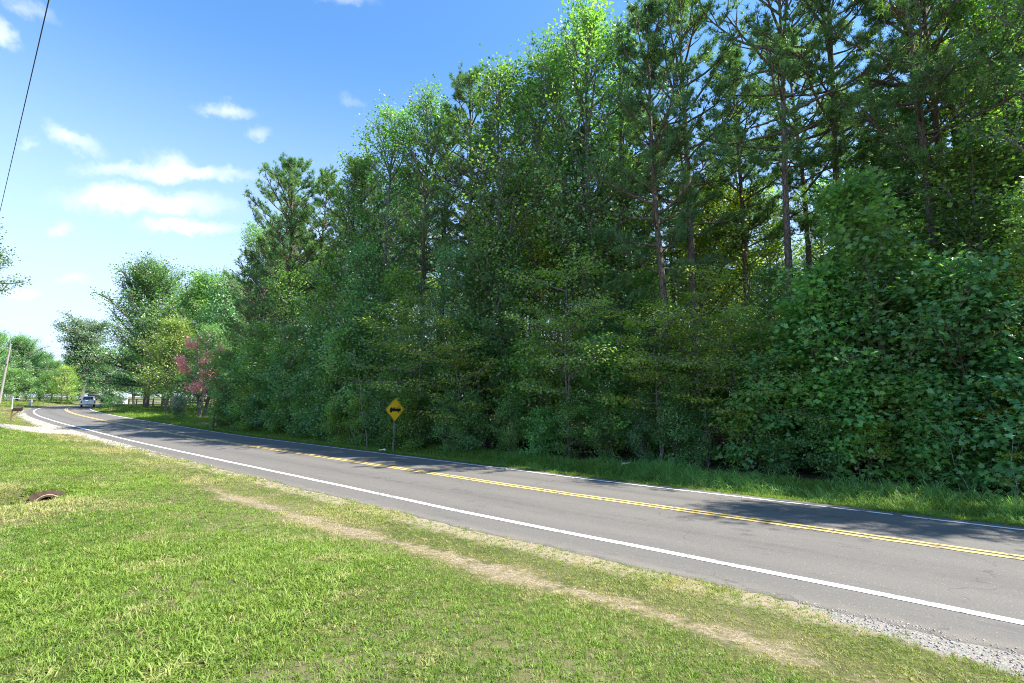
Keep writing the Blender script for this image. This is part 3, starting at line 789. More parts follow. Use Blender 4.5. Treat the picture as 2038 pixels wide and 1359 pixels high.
# thicket: a continuous wall of shrubs along the edge, two rows
u = 452; i = 0
while u < 2260:
    zone = ('left of the yellow sign' if u < 770 else 'between the sign and the dogwoods in the picture centre' if u < 1250 else 'right of the picture centre' if u < 1620 else 'at the far right')
    for row in (0, 1):
        x, y = uz(u+r.uniform(-12, 12)+row*20, (.45, 1.9, 4.6)[row]+r.uniform(-.15, .35))
        k = r.choice(['shrub0', 'shrub1', 'shrub2', 'gum2']) if row == 0 else r.choice(['shrub0', 'shrub2', 'shrub3', 'gum1', 'shrub3'])
        if u < 1000 and k.startswith('gum'): k = 'shrub1' if row == 0 else 'shrub2'
        if u > 1450 and row == 0: k = r.choice(['gum2', 'gum2', 'shrub1', 'shrub0', 'dog1'])
        if u > 1450 and row == 1: k = r.choice(['gum1', 'shrub3', 'shrub2', 'dog0'])
        sc = r.uniform(.62, .85) if row == 0 else r.uniform(.75, 1.05)
        if row == 0: sc *= np.interp(u, [450, 780, 900, 1300, 2038], [1., .85, .68, .62, .64])
        if 1050 < u < 1480 and row > 0: sc *= .75
        plant(k, 'shrub', x, y, (('low green shrub fronting the thicket, ', 'taller bush inside the thicket, ', 'bush deep in the thicket, ')[row])+landmark(u), 'shrub',
              ('front shrubs of the thicket ' if row == 0 else 'inner bushes of the thicket ')+landmark(u), sc=sc)
    zz = float(np.interp(u, EDGE_U, EDGE_Z)); u += 1.45*1000/zz*(.62 if u < 800 else .9); i += 1

u = 470; i = 0
while u < 2250:
    x, y = uz(u+r.uniform(-15, 15), (7.5, 11.5, 16)[i % 3]+r.uniform(-.8, .8)); k = ['shrub3', 'mid2', 'shrub2', 'mid1', 'shrub3'][i % 5]
    plant(k, 'understorey_tree', x, y, 'understorey tree deep in the wood, '+landmark(u), 'tree', 'understorey trees deep in the wood '+landmark(u), sc=r.uniform(.8, 1.05)*(.62 if 'mid' in k else 1))
    u += 30 if u < 1300 else 38; i += 1

# a sprig of orange leaves and a few weeds at the edge
x, y = uz(1512, .3); z = gz(x, y)
n = 60; P = np.array([x, y, z+2.95])+r.normal(0, 1, (n, 3))*[.16, .16, .06]
me = leafmesh('orange_sprig', P-[x, y, z], unit(r.normal(0, 1, (n, 3))), unit(r.normal(0, .5, (n, 3))+[0, 0, 1]), np.full(n, .12), r.uniform(0, 1, n), M['orange_leaf'])
e = empty('sumac_sapling', (x, y, z)); tag(e, 'thin sapling with one orange-red sprig of leaves among the low dogwoods', 'sapling')
link('leaves', me, e); mb = MB(); mb.tube([(.3, .3, -.1), (.2, .1, 1.2), (.05, 0, 2.2), (0, 0, 3.0)], [.02, .016, .012, .005], 5); mb.build('stem', M['grey_bark'], e)

# leaning bare stems in the thicket
for (u, ex, hh, lx, ly, rad, lab) in [(735, -.2, 5.2, -.9, .2, .035, 'bare pale stem leaning left in the thicket left of the sign'), (715, -.3, 2.6, -.8, 0, .018, 'short bare pale stem leaning left below the taller bare stem'),
                                 (1905, -.3, 1.9, -.7, 0, .012, 'thin dead stick leaning left over the grass at the far right'), (1996, -.2, 2.3, .02, 0, .014, 'thin upright pale stick among the star-shaped leaves at the far right'),
                                 (500, -.2, 4.2, -.7, 0, .025, 'bare pale stem leaning left near the left end of the thicket')]:
    x, y = uz(u, ex); mb = MB(); k = 9
    pts = [(lx*(j/k)**1.2+.05*math.sin(j*1.3), ly*j/k, hh*j/k-.05) for j in range(k+1)]
    mb.tube(pts, [rad*(1-.8*j/k) for j in range(k+1)], 6)
    for j in (4, 6, 7): p = Vector(pts[j]); mb.tube([p, p+Vector((.25*(-1)**j, .05, .3)), p+Vector((.5*(-1)**j, .1, .75))], [rad*.4, rad*.3, .003], 4)
    o = mb.build('bare_stem', M['pale_bark']); o.location = (x, y, gz(x, y)); tag(o, lab, 'dead stem', 'bare stems in the thicket')

from collections import defaultdict
same = defaultdict(list)
for o in COL.objects:
    if o.get('label') and ('thicket' in o['label'] or 'inside the wood' in o['label'] or 'deep in the wood' in o['label']) and not o.get('category') == 'dead stem': same[o['label']].append(o)
for lab, L_ in same.items():
    if len(L_) > 1:
        L_.sort(key=lambda o: o.location.x/o.location.y)
        for o, w_ in zip(L_, ['leftmost']+(['middle'] if len(L_) == 3 else ['second from left', 'third from left', 'fourth from left', 'fifth from left'][:len(L_)-2])+['rightmost']): o['label'] = lab+', '+w_

# ------------------------------------------------------------------ yard trees and far trees on the left
def uzp(u, z): return (u-1019)/1000.*z, z


yard = [
    ('oak0', 'oak_tree', 296, 76, 1.02, 'large dark spreading shade tree in the yard beyond the bend'),
    ('oak1', 'oak_tree', 402, 70, 1.18, 'shade tree right of the large dark one, its top showing behind the pink blossoms'),
    ('maple', 'maple_tree', 335, 60, 1.0, 'round yellow-green yard tree in front of the large dark shade tree'),
    ('oak1', 'oak_tree', 414, 56.5, .62, 'yard tree with a thick dark trunk just behind the pink-flowered tree'),
    ('oak1', 'oak_tree', 440, 64, 1.05, 'yard tree half hidden behind the left end of the wood'),
    ('oak1', 'oak_tree', 272, 95, .75, 'shade tree beside the road further round the bend'),
    ('myrtle', 'crepe_myrtle', 404, 50, 1.02, 'tall tree with coral-pink blossom clusters at the corner of the yard'),
    ('wbush', 'flowering_bush', 362, 47.5, 1.0, 'rounded bush with whitish flower tips on the yard lawn'),
    ('bush', 'dark_bush', 236, 66, 1.1, 'dark rounded bush beside the far mailbox past the bend'),
    ('bush', 'dark_bush', 217, 74, 1.3, 'small bush further along the road edge behind the rounded dark bush'),
    ('umb', 'old_tree', 166, 106, 1.0, 'old tree with an umbrella-shaped crown over a vine-wrapped trunk, beyond the truck'),
    ('oak1', 'vine_covered_tree', 168, 110, .62, 'dense vine-covered tree mass under the umbrella-shaped crown'),
    ('oak1', 'vine_covered_tree', 200, 112, .70, 'dense dark tree right behind the far house roof'),
    ('oak0', 'shade_tree', 40, 104, .62, 'tall dark tree behind the leaning utility pole'),
    ('oak1', 'shade_tree', -15, 98, .85, 'dark tree at the left border behind the mailbox'),
    ('oak0', 'shade_tree', 85, 112, .50, 'dark tree between the utility pole and the umbrella-crowned tree'),
    ('oak1', 'young_tree', 108, 100, .50, 'round tree left of the truck, behind the low yellow-green one'),
    ('maple', 'young_tree', 128, 92, .62, 'low yellow-green bushy tree nearest the outer side of the bend'),
    ('oak1', 'shade_tree', 140, 118, .55, 'dark tree behind the low yellow-green bushy tree'),
    ('shrub3', 'roadside_bush', 60, 92, .95, 'grey-green bush at the foot of the dark trees near the pole'),
    ('shrub3', 'roadside_bush', 18, 90, .95, 'grey-green bush right of the foot of the utility pole'),
    ('shrub2', 'roadside_bush', 90, 90, .95, 'grey-green bush left of the low yellow-green tree'),
    ('shrub2', 'roadside_bush', 150, 95, .9, 'small bush at the road edge left of the truck'),
    ('oak1', 'shade_tree', 330, 88, .95, 'dark yard tree further back behind the round yellow-green one'),
    ('oak1', 'shade_tree', 470, 78, 1.0, 'dark yard tree further back behind the crepe myrtle'),
    ('oak1', 'shade_tree', -90, 84, 1.0, 'dark tree left of the picture edge beyond the driveway'),
]
for kind, name, u, zz, sc, lab in yard:
    x, y = uzp(u, zz); plant(kind, name, x, y, lab, 'bush' if 'bush' in name else 'tree', sc=sc, dz=-.1)
# branch reaching into the picture on the left: a tree standing just outside
x, y = uzp(-74, 34); plant('highcrown', 'shade_tree', x, y, 'tree at the left border whose leafy branch tip hangs into the sky', 'tree', sc=1., rz=1.0)
# rows far off close the horizon
for i in range(22):
    a = -62+i*2.1; R = r.uniform(150, 215)
    x, y = math.sin(math.radians(a))*R, math.cos(math.radians(a))*R
    if a > -26: R2 = .55
    plant('oak1' if i % 3 else 'oak0', 'distant_tree', x, y, 'dark tree in the distant treeline closing the horizon', 'tree', 'distant treeline trees', sc=r.uniform(.55, .8))

# ------------------------------------------------------------------ grass (instanced tufts)
def grassmat(name, g1, g2, dry, trans=.4):
    m, t = mat(name)
    a = t.attr('dry', True); v = t.attr('tone', True); k = t.attr('v')
    c = t.mix(v, g1, g2); c = t.mix(t.ramp(t.math('ADD', a, t.math('MULTIPLY', k, .35)), .35, .95), c, dry)
    c = t.mix(t.math('MULTIPLY', k, .35), c, tuple(min(1, x*1.7) for x in g2))
    d = t.new('ShaderNodeBsdfPrincipled', {'Base Color': c, 'Roughness': .5}); d.inputs['Specular IOR Level'].default_value = .25
    tr = t.new('ShaderNodeBsdfTranslucent', {'Color': t.mix(1., c, (1.2, 1.3, .6, 1), 'MULTIPLY')})
    t.new('ShaderNodeOutputMaterial', {'Surface': t.new('ShaderNodeMixShader', {0: trans, 1: d, 2: tr})}); return m


M['grass'] = grassmat('lawn_blades', (.072, .165, .024), (.215, .300, .050), (.43, .355, .19))
M['tallgrass'] = grassmat('tall_blades', (.13, .270, .070), (.270, .450, .120), (.36, .27, .13))


def tuftmesh(seed, nb, h, wd, spread, arch, mt, seg=3):
    r = np.random.default_rng(seed); V = []; F = []; cn = []; vv = []; b = 0
    for i in range(nb):
        az = r.uniform(0, 6.28); rad = spread*math.sqrt(r.uniform()); p = np.array([rad*math.cos(az+r.normal(0, .6)), rad*math.sin(az+r.normal(0, .6)), -.01])
        d = np.array([math.cos(az), math.sin(az), 0]); sdv = np.array([-d[1], d[0], 0])*wd*r.uniform(.6, 1.2)/2; L = h*r.uniform(.45, 1.15)
        el = math.radians(r.uniform(50, 88)); q = p.copy(); val = r.uniform()
        for s in range(seg+1):
            w_ = 1-(s/seg)**1.8
            if s < seg: V += [q-sdv*w_, q+sdv*w_]
            else: V += [q]
            q = q+(d*math.cos(el)+np.array([0, 0, math.sin(el)]))*L/seg; el -= arch*r.uniform(.5, 1.4)
        for s in range(seg-1): F += [b+2*s, b+2*s+1, b+2*s+3, b+2*s+2]; cn.append(4); vv.append(val)
        F += [b+2*(seg-1), b+2*(seg-1)+1, b+2*seg]; cn.append(3); vv.append(val); b += 2*seg+1
    return npmesh('tuft', np.array(V), F, cn, mt, attrs=dict(v=vv))


def collection(name, meshes):
    c = bpy.data.collections.new(name)
    for i, me in enumerate(meshes): c.objects.link(bpy.data.objects.new('%s_%02d' % (name, i), me))
    return c


C_lawn = collection('tuft_short', [tuftmesh(1, 16, .075, .006, .07, .5, M['grass'], 2), tuftmesh(2, 14, .09, .008, .06, .6, M['grass'], 3), tuftmesh(3, 18, .055, .006, .08, .35, M['grass'], 2),
                                   tuftmesh(4, 12, .12, .011, .05, .75, M['grass'], 3), tuftmesh(5, 14, .07, .011, .08, .6, M['grass'], 2), tuftmesh(6, 11, .055, .030, .03, .75, M['grass'], 3)])
C_tall = collection('tuft_tall', [tuftmesh(11, 16, .62, .014, .14, .42, M['tallgrass'], 5), tuftmesh(12, 14, .75, .017, .16, .5, M['tallgrass'], 5), tuftmesh(13, 18, .42, .010, .12, .3, M['tallgrass'], 4), tuftmesh(14, 20, .28, .009, .12, .35, M['tallgrass'], 3)])


def scatter(name, coll, x, y, z, scl, idx, label, dry=None, tone=None, tilt=.15, seed=0, kind='stuff'):
    r = np.random.default_rng(seed); n = len(x); me = bpy.data.meshes.new(name+'_points'); me.vertices.add(n)
    me.vertices.foreach_set('co', np.c_[x, y, z].astype(np.float32).ravel())
    rot = np.c_[r.normal(0, tilt, n), r.normal(0, tilt, n), r.uniform(0, 6.283, n)].astype(np.float32)
    a = me.attributes.new('rot', 'FLOAT_VECTOR', 'POINT'); a.data.foreach_set('vector', rot.ravel())
    a = me.attributes.new('scl', 'FLOAT', 'POINT'); a.data.foreach_set('value', np.asarray(scl, np.float32))
    a = me.attributes.new('idx', 'INT', 'POINT'); a.data.foreach_set('value', np.asarray(idx, np.int32))
    for k, v in (('dry', dry), ('tone', tone)):
        a = me.attributes.new(k, 'FLOAT', 'POINT'); a.data.foreach_set('value', np.asarray(v if v is not None else np.zeros(n), np.float32))
    me.update(); o = link(name, me); tag(o, label, None, None, kind)
    g = bpy.data.node_groups.new(name, 'GeometryNodeTree'); g.interface.new_socket('Geometry', in_out='INPUT', socket_type='NodeSocketGeometry'); g.interface.new_socket('Geometry', in_out='OUTPUT', socket_type='NodeSocketGeometry')
    N = g.nodes; L = g.links; gi = N.new('NodeGroupInput'); go = N.new('NodeGroupOutput'); ip = N.new('GeometryNodeInstanceOnPoints'); ci = N.new('GeometryNodeCollectionInfo')
    ci.inputs['Collection'].default_value = coll; ci.inputs['Separate Children'].default_value = True; ci.inputs['Reset Children'].default_value = True
    def na(nm, ty): q = N.new('GeometryNodeInputNamedAttribute'); q.data_type = ty; q.inputs[0].default_value = nm; return q.outputs[0]
    L.new(gi.outputs[0], ip.inputs['Points']); L.new(ci.outputs[0], ip.inputs['Instance']); ip.inputs['Pick Instance'].default_value = True
    L.new(na('idx', 'INT'), ip.inputs['Instance Index']); L.new(na('rot', 'FLOAT_VECTOR'), ip.inputs['Rotation']); L.new(na('scl', 'FLOAT'), ip.inputs['Scale'])
    L.new(ip.outputs[0], go.inputs[0]); md = o.modifiers.new('scatter', 'NODES'); md.node_group = g
    return o


def fbm(x, y, s, seed=0):
    r = np.random.default_rng(seed); out = 0; a = 1; tot = 0
    for o in range(4):
        for _ in range(3):
            th = r.uniform(0, 6.28); ph = r.uniform(0, 6.28); k = s*2**o*r.uniform(.7, 1.3); out = out+a*np.sin((x*math.cos(th)+y*math.sin(th))*k+ph); tot += a*.7
        a *= .6
    return out/tot*.5+.5


def inview(x, y, marg=.06):
    u = x/np.maximum(y, .1); return (y > 2.8) & (np.abs(u) < 1.03+marg)


# lawn candidates in bands of distance: dense near, sparser (and larger tufts) far away
PX = []; 
for (ya, yb, dens, sc) in [(2.6, 8, 520, .85), (8, 14, 230, 1.), (14, 24, 95, 1.4), (24, 42, 32, 2.1), (42, 100, 9, 3.0)]:
    xa, xb = -yb*1.1, (yb*1.1 if yb < 20 else 5); n = int((xb-xa)*(yb-ya)*dens); x = r.uniform(xa, xb, n); y = r.uniform(ya, yb, n)
    k = inview(x, y); PX.append(np.c_[x[k], y[k], np.full(k.sum(), sc)])
PX = np.concatenate(PX); x, y, bs = PX.T; s, d = road_sd(x, y)
k = ((d < NE-.02+.10*fbm(x, y, 4, 3)) | ((d > 2.95) & (y > 40) & (x < -20-(y-39)*.5))) & (y < 100); x, y, bs, s, d = x[k], y[k], bs[k], s[k], d[k]
pmk = path_mask(x, y, s, d); gmk = gravel_mask(x, y, s, d); f1 = fbm(x, y, 1.1, 1); f2 = fbm(x, y, .45, 2); f3 = fbm(x, y, 3.5, 4)
keep = r.uniform(0, 1, len(x)) > np.clip(pmk*(.15+.6*smooth(.35, .65, f3))+gmk*1.05*(f3*.6+.75)+.22*smooth(.62, .8, f3)*smooth(-9, -4, d), 0, .995)
x, y, bs, s, d, pmk, f1, f2, f3 = [q_[keep] for q_ in (x, y, bs, s, d, pmk, f1, f2, f3)]
z = elev(x, y, d)
near_road = smooth(-7.2, -5.2, d)*(d < 0)
dry = np.clip(.05+.55*near_road*(.5+f1*.6)+.95*pmk+.45*smooth(.6, .85, f3)+.5*smooth(.62, .8, f2)+np.where(r.uniform(0, 1, len(x)) < .08, .6, 0)+r.normal(0, .13, len(x)), 0, 1)
dry = np.where(d > 0, dry*.4, dry)*np.where((s > s0-9) & (d > -5), .8, 1)
ditch = np.exp(-(((x-CULV[0])/1.7)**2+((y-CULV[1]+.9)/1.3)**2))
lush = np.clip(smooth(.45, .75, f1)+1.2*ditch+.5*smooth(-7, -11, d), 0, 1)
scl = bs*r.uniform(.65, 1.2, len(x))*(.75+.5*lush)*(1-.45*pmk)*(1-.25*near_road)
ii = r.integers(0, 5, len(x)); ii = np.where((lush > .6) & (r.uniform(0, 1, len(x)) < .25), 3, ii)
ii = np.where((f2 > .5) & (r.uniform(0, 1, len(x)) < .09), 5, ii)
tone = np.clip(.30+.55*f1+r.normal(0, .22, len(x)), 0, 1)
cu = ((x-CULV[0]+.1)**2+(y-CULV[1]+.18)**2) < .12
far_ = y > 16
for nm, msk, lab in (('lawn_grass', ~cu, 'bright green mown grass with dry tan tufts covering the near lawn'),):
    scatter(nm, C_lawn, x[msk], y[msk], z[msk], scl[msk], ii[msk], lab, dry[msk], tone[msk], .22, 5)
print('lawn tufts', len(x))

# far verge: low bright strip by the pavement, tall arching grass behind it
S = r.uniform(road_sd([16], [5])[0][0], road_sd([-60], [72])[0][0], 52000); Dd = FE+.02+r.uniform(0, 1, len(S))**1.1*3.2
x, y = sd_xy(S, Dd); k = inview(x, y, .15) & (r.uniform(0, 1, len(x)) < np.clip(20/y, .15, 1)); x, y, S, Dd = x[k], y[k], S[k], Dd[k]
z = elev(x, y, Dd); strip = smooth(.75, .4, Dd-FE)
f1 = fbm(x, y, 1.3, 11); f2 = fbm(x, y, .6, 12)
tallk = (Dd-FE > .55) & (r.uniform(0, 1, len(x)) < .30)
a = ~tallk
scatter('verge_grass', C_lawn, x[a], y[a], z[a], (1.1+.5*f1[a]+.9*smooth(.5, 1.2, Dd[a]-FE))*np.clip(y[a]/18, 1, 2.4), r.integers(0, 5, a.sum()), 'low bright green grass strip along the far edge of the pavement', np.clip(.05+.5*smooth(.55, .8, f2[a])*smooth(.4, .9, Dd[a]-FE)+r.normal(0, .08, a.sum()), 0, 1), np.clip(.35+.3*f1[a]+r.normal(0, .15, a.sum()), 0, 1), .25, 6)
a = tallk & (r.uniform(0, 1, len(x)) < np.clip(.42+1.2*(f1-.4), .18, 1))
hsc = np.interp(S[a], [road_sd([12], [9])[0][0], road_sd([4], [14])[0][0], road_sd([-4], [20])[0][0], road_sd([-22], [36])[0][0]], [.75, 1.0, .62, .5])
scatter('tall_verge_grass', C_tall, x[a], y[a], z[a], 1.1*hsc*(.6+.8*f1[a])*smooth(.4, 1.1, Dd[a]-FE), r.integers(0, 4, a.sum()), 'tall arching green grass between the pavement and the wood', np.clip(.0+.75*smooth(.62, .8, f2[a])+r.normal(0, .12, a.sum()), 0, 1), np.clip(.5+r.normal(0, .25, a.sum()), 0, 1), .12, 7)
print('verge', len(x))


# stones
def stonemesh(seed):
    r = np.random.default_rng(seed); V = []
    for a in (1, -1):
        for j in range(5): t_ = j*1.256+(.6 if a < 0 else 0); V.append([math.cos(t_)*.8, math.sin(t_)*.7, a*.35])
    V += [[0, 0, .62], [0, 0, -.6]]; V = np.array(V)*r.uniform(.75, 1.2, (12, 1))
    F = []
    for j in range(5): k_ = (j+1) % 5; F += [(10, j, k_), (11, 5+k_, 5+j), (j, 5+j, k_), (k_, 5+j, 5+k_)]
    me = bpy.data.meshes.new('stone'); me.from_pydata(V.tolist(), [], F); me.materials.append(M['stone']); return me


m, t = mat('gravel_stone')
v = t.attr('tone', True); c = t.mix(v, (.07, .065, .06), (.40, .375, .34)); c = t.mix(t.noise(t.new('ShaderNodeTexCoord').outputs['Object'], 3, 3), c, (.40, .35, .28))
t.new('ShaderNodeOutputMaterial', {'Surface': t.new('ShaderNodeBsdfPrincipled', {'Base Color': c, 'Roughness': .85})}); M['stone'] = m
C_stone = collection('gravel_piece', [stonemesh(i) for i in range(5)])
S = r.uniform(30, s0+75, 260000); Dd = -3.8-r.uniform(0, 1, len(S))*3.2; x, y = sd_xy(S, Dd); k = inview(x, y) & (y < 60); x, y, S, Dd = x[k], y[k], S[k], Dd[k]
g = gravel_mask(x, y, S, Dd)*.9+.03*path_mask(x, y, S, Dd)+.035*smooth(-4.7, -4.0, Dd); k = r.uniform(0, 1, len(x)) < g*np.clip(14/y, .1, 1)
x, y, S, Dd = x[k], y[k], S[k], Dd[k]
scatter('gravel', C_stone, x, y, elev(x, y, Dd)+.002, r.uniform(.006, .020, len(x))*np.clip(y/9, 1, 3), r.integers(0, 5, len(x)), 'pale loose gravel along the near edge of the pavement', None, r.uniform(0, 1, len(x)), 1., 8)
print('stones', len(x))

# ------------------------------------------------------------------ road sign
M['sign_yellow'] = simple('sign_yellow', (1.0, .56, .02), .45, var=.06)
M['sign_black'] = simple('sign_black', (.012, .012, .012), .5)
M['galv'] = simple('galvanised_steel', (.36, .34, .31), .5, .6, bump=.2, nscale=20)
M['alu'] = simple('bare_aluminium', (.45, .45, .44), .4, .8)
sx, sy = -5.47, 23.6
i = int(np.argmin(((CL-[sx, sy])**2).sum(1))); tg = Vector((TG[i][0], TG[i][1], 0)).normalized()
face = tg if tg.x > 0 else -tg                       # faces traffic going away from the camera
root = empty('road_sign', (sx, sy, gz(sx, sy)-.02)); tag(root, 'yellow diamond warning sign with black fire truck symbol on a steel post', 'road sign')
right = Vector((-face.y, face.x, 0)); up = Vector((0.02*right.x, .02*right.y, 1)).normalized(); zc = 2.05
h = .55


def rounddiamond(h, rr, n=4):
    pts = []
    for k in range(4):
        c = Vector((math.cos(math.pi/2*k), math.sin(math.pi/2*k)))*(h-rr*1.414)
        for j in range(n+1):
            a = math.pi/2*k-math.pi/4+math.pi/2*j/n; pts.append((c.x+rr*math.cos(a), c.y+rr*math.sin(a)))
    return pts


o = face*.05+Vector((0, 0, zc))
mb = MB(); mb.prism(rounddiamond(h, .05), o, right, up, face, .004); pl = mb.build('sign_plate', M['alu'], root)
mb = MB(); mb.prism(rounddiamond(h-.004, .048), o+face*.0045, right, up, face, .002); mb.build('sign_face', M['sign_yellow'], pl)
mb = MB(); A = rounddiamond(h-.030, .04); B = rounddiamond(h-.048, .034); n = len(A); oo = o+face*.0068
vs = [oo+right*a+up*b_ for a, b_ in A]+[oo+right*a+up*b_ for a, b_ in B]; vs += [v_+face*.0012 for v_ in vs]
fs = [(i_, (i_+1) % n, n+(i_+1) % n, n+i_) for i_ in range(n)]; fs += [tuple(2*n+q_ for q_ in reversed(f_)) for f_ in fs]
mb.add(vs, fs); mb.build('border', M['sign_black'], pl)
# fire truck silhouette, front to the left
T = [(-.30, -.085), (-.31, -.02), (-.285, .015), (-.275, .085), (-.215, .095), (-.215, .115), (-.19, .115), (-.19, .095), (-.165, .095), (-.15, .05), (-.12, .05), (-.11, .1), (-.04, .1), (-.03, .055), (.0, .045), (.27, .045), (.31, .045), (.31, -.085),
     (.235, -.085), (.225, -.115), (.205, -.14), (.18, -.147), (.155, -.14), (.135, -.115), (.125, -.085), (-.175, -.085), (-.185, -.115), (-.205, -.14), (-.23, -.147), (-.255, -.14), (-.275, -.115), (-.285, -.085)]
mb = MB(); mb.prism(T, oo, right, up, face, .0014)
mb.prism([(-.03, .098), (.30, .108), (.30, .118), (-.03, .108)], oo, right, up, face, .0014)         # ladder
for a in (.04, .11, .18, .25): mb.prism([(a, .05), (a+.008, .05), (a+.008, .108), (a, .108)], oo, right, up, face, .0012)
mb.build('truck_symbol', M['sign_black'], pl)
# U-channel post, slight lean
mb = MB(); pa = Vector((0, 0, -.1))-right*.05; pb = o-face*.025+up*.35
prof = [(-.04, .018), (-.028, .018), (-.018, -.014), (.018, -.014), (.028, .018), (.04, .018), (.04, .022), (.025, .022), (.014, -.009), (-.014, -.009), (-.025, .022), (-.04, .022)]
ax = right; ay = face; n = len(prof)
mb.add([pa+ax*a+ay*b_ for a, b_ in prof]+[pb+ax*a+ay*b_ for a, b_ in prof], [(i_, (i_+1) % n, (i_+1) % n+n, i_+n) for i_ in range(n)]+[tuple(range(n, 2*n))])
mb.build('post', M['galv'], root)
for dzz in (.28, -.28):
    mb = MB(); p = o+up*dzz; mb.tube([p+face*.006, p+face*.014], .012, 8); mb.build('bolt', M['alu'], root)

# marker stake by the wood corner
x, y = -21.3, 36.3
root = empty('marker_stake', (x, y, gz(x, y)), .3); tag(root, 'dark metal stake with an orange tag at the corner of the wood', 'marker post')
M['dark_steel'] = simple('dark_steel', (.03, .028, .026), .6, .4); M['orange_tag'] = simple('orange_tag', (.55, .16, .05), .6)
mb = MB(); mb.box((0, 0, .5), (.055, .02, 1.1)); mb.box((0, .015, .5), (.012, .03, 1.1)); mb.build('post', M['dark_steel'], root)
mb = MB(); mb.box((.12, .0, .5), (.10, .01, .26)); mb.box((.06, 0, .56), (.08, .008, .02)); mb.build('tag', M['orange_tag'], root)
# dark steel top hook
mb = MB(); mb.tube([(0, 0, 1.02), (.02, 0, 1.16), (.05, 0, 1.19)], .012, 6); mb.build('hook', M['dark_steel'], root)

# ------------------------------------------------------------------ pickup truck (seen from behind)
M['car_white'] = simple('white_car_paint', (.86, .86, .85), .3, 0, .03, coat=.6); M['glass'] = simple('dark_glass', (.03, .04, .045), .1, 0, .1)
M['tyre'] = simple('tyre_rubber', (.025, .025, .026), .85); M['chrome'] = simple('chrome', (.6, .6, .6), .22, 1.); M['lamp_red'] = simple('red_lamp', (.45, .02, .015), .25)
M['rim'] = simple('wheel_rim', (.45, .45, .46), .35, .9); M['black_plastic'] = simple('black_plastic', (.025, .025, .025), .6); M['plate'] = simple('licence_plate', (.65, .66, .70), .5)
tx, ty = -62.9, 74.6
i = int(np.argmin(((CL-[tx, ty])**2).sum(1))); fwd = -face if False else Vector((TG[i][0], TG[i][1]))
if fwd.y < 0: fwd = -fwd
lx_, ly_ = sd_xy(SS[i], 1.05)
root = empty('pickup_truck', (-62.5, 74.6, float(rise(74.6))+.055), math.atan2(fwd.y, fwd.x)-math.radians(90)+math.radians(3), .86); tag(root, 'white pickup truck driving away round the bend, seen from behind', 'pickup truck')
# local frame: +y forward, width 2.0, length 5.6, height 1.9 ; origin under rear axle centre
W = .98
mb = MB()   # lower body with wheel arches, profile in y,z
def arch(cy_, r_, z0): return [(cy_-r_*math.cos(math.pi*j/8), z0+r_*math.sin(math.pi*j/8)) for j in range(9)]
side = [(-1.25, .52)]+arch(0, .46, .52)+arch(3.55, .46, .52)+[(4.35, .50), (4.42, .62), (4.38, 1.02), (4.25, 1.12), (3.0, 1.18), (2.95, 1.2), (-1.22, 1.2), (-1.27, 1.15)]
mb.prism([(a, b_) for a, b_ in side], (-W, 0, 0), (0, 1, 0), (0, 0, 1), (1, 0, 0), 2*W)
body = mb.build('body', M['car_white'], root, bevel=.03)
# open bed: flat black liner sheet laid on the solid body in place of the hollow
mb = MB(); mb.box((0, 0.05, 1.203), (1.62, 2.1, .006)); mb.build('bed_liner', M['black_plastic'], body)
mb = MB()   # cab
lo = [(-.93, 1.12), (.93, 1.12), (.93, 3.05), (-.93, 3.05)]; hi = [(-.76, 1.28), (.76, 1.28), (.76, 2.45), (-.76, 2.45)]
mb.add([(a, b_, 1.2) for a, b_ in lo]+[(a, b_, 1.86) for a, b_ in hi], [(0, 1, 5, 4), (1, 2, 6, 5), (2, 3, 7, 6), (3, 0, 4, 7), (4, 5, 6, 7), (3, 2, 1, 0)])
mb.build('cab', M['car_white'], root, bevel=.05)
def quad_on(a, b_, c_, d_, off, inset=.1):
    pts = [Vector(p) for p in (a, b_, c_, d_)]; c0 = sum(pts, Vector())/4; nrm = (pts[1]-pts[0]).cross(pts[2]-pts[0]).normalized(); q_ = [c0+(p-c0)*(1-inset)+nrm*off for p in pts]
    mbq = MB(); mbq.add(q_+[p-nrm*.012 for p in q_], [(0, 1, 2, 3), (7, 6, 5, 4), (0, 4, 5, 1), (1, 5, 6, 2), (2, 6, 7, 3), (3, 7, 4, 0)]); return mbq
quad_on((-.93, 1.12, 1.2), (.93, 1.12, 1.2), (.76, 1.28, 1.86), (-.76, 1.28, 1.86), .01, .2).build('rear_window', M['glass'], root)
quad_on((.93, 1.12, 1.2), (.93, 3.05, 1.2), (.76, 2.45, 1.86), (.76, 1.28, 1.86), .01, .2).build('side_window', M['glass'], root)
quad_on((-.93, 3.05, 1.2), (-.93, 1.12, 1.2), (-.76, 1.28, 1.86), (-.76, 2.45, 1.86), .01, .2).build('side_window', M['glass'], root)
quad_on((.93, 3.05, 1.2), (-.93, 3.05, 1.2), (-.76, 2.45, 1.86), (.76, 2.45, 1.86), .01, .14).build('windscreen', M['glass'], root)
mb = MB(); mb.box((0, -1.275, .90), (1.55, .03, .52)); tg_ = mb.build('tailgate', M['car_white'], root, bevel=.02)
mb = MB(); mb.box((0, -1.30, 1.03), (.24, .02, .07)); mb.build('handle', M['black_plastic'], tg_)
for sgn in (-1, 1):
    mb = MB(); mb.box((sgn*.89, -1.275, .93), (.16, .06, .40)); mb.build('tail_light', M['lamp_red'], root, bevel=.015)
    mb = MB(); mb.box((sgn*1.1, 2.5, 1.30), (.20, .12, .22)); mb.box((sgn*1.0, 2.5, 1.24), (.12, .05, .05)); mb.build('side_mirror', M['black_plastic'], root, bevel=.02)
mb = MB(); mb.box((0, -1.36, .56), (1.9, .14, .18)); bm_ = mb.build('rear_bumper', M['chrome'], root, bevel=.03)
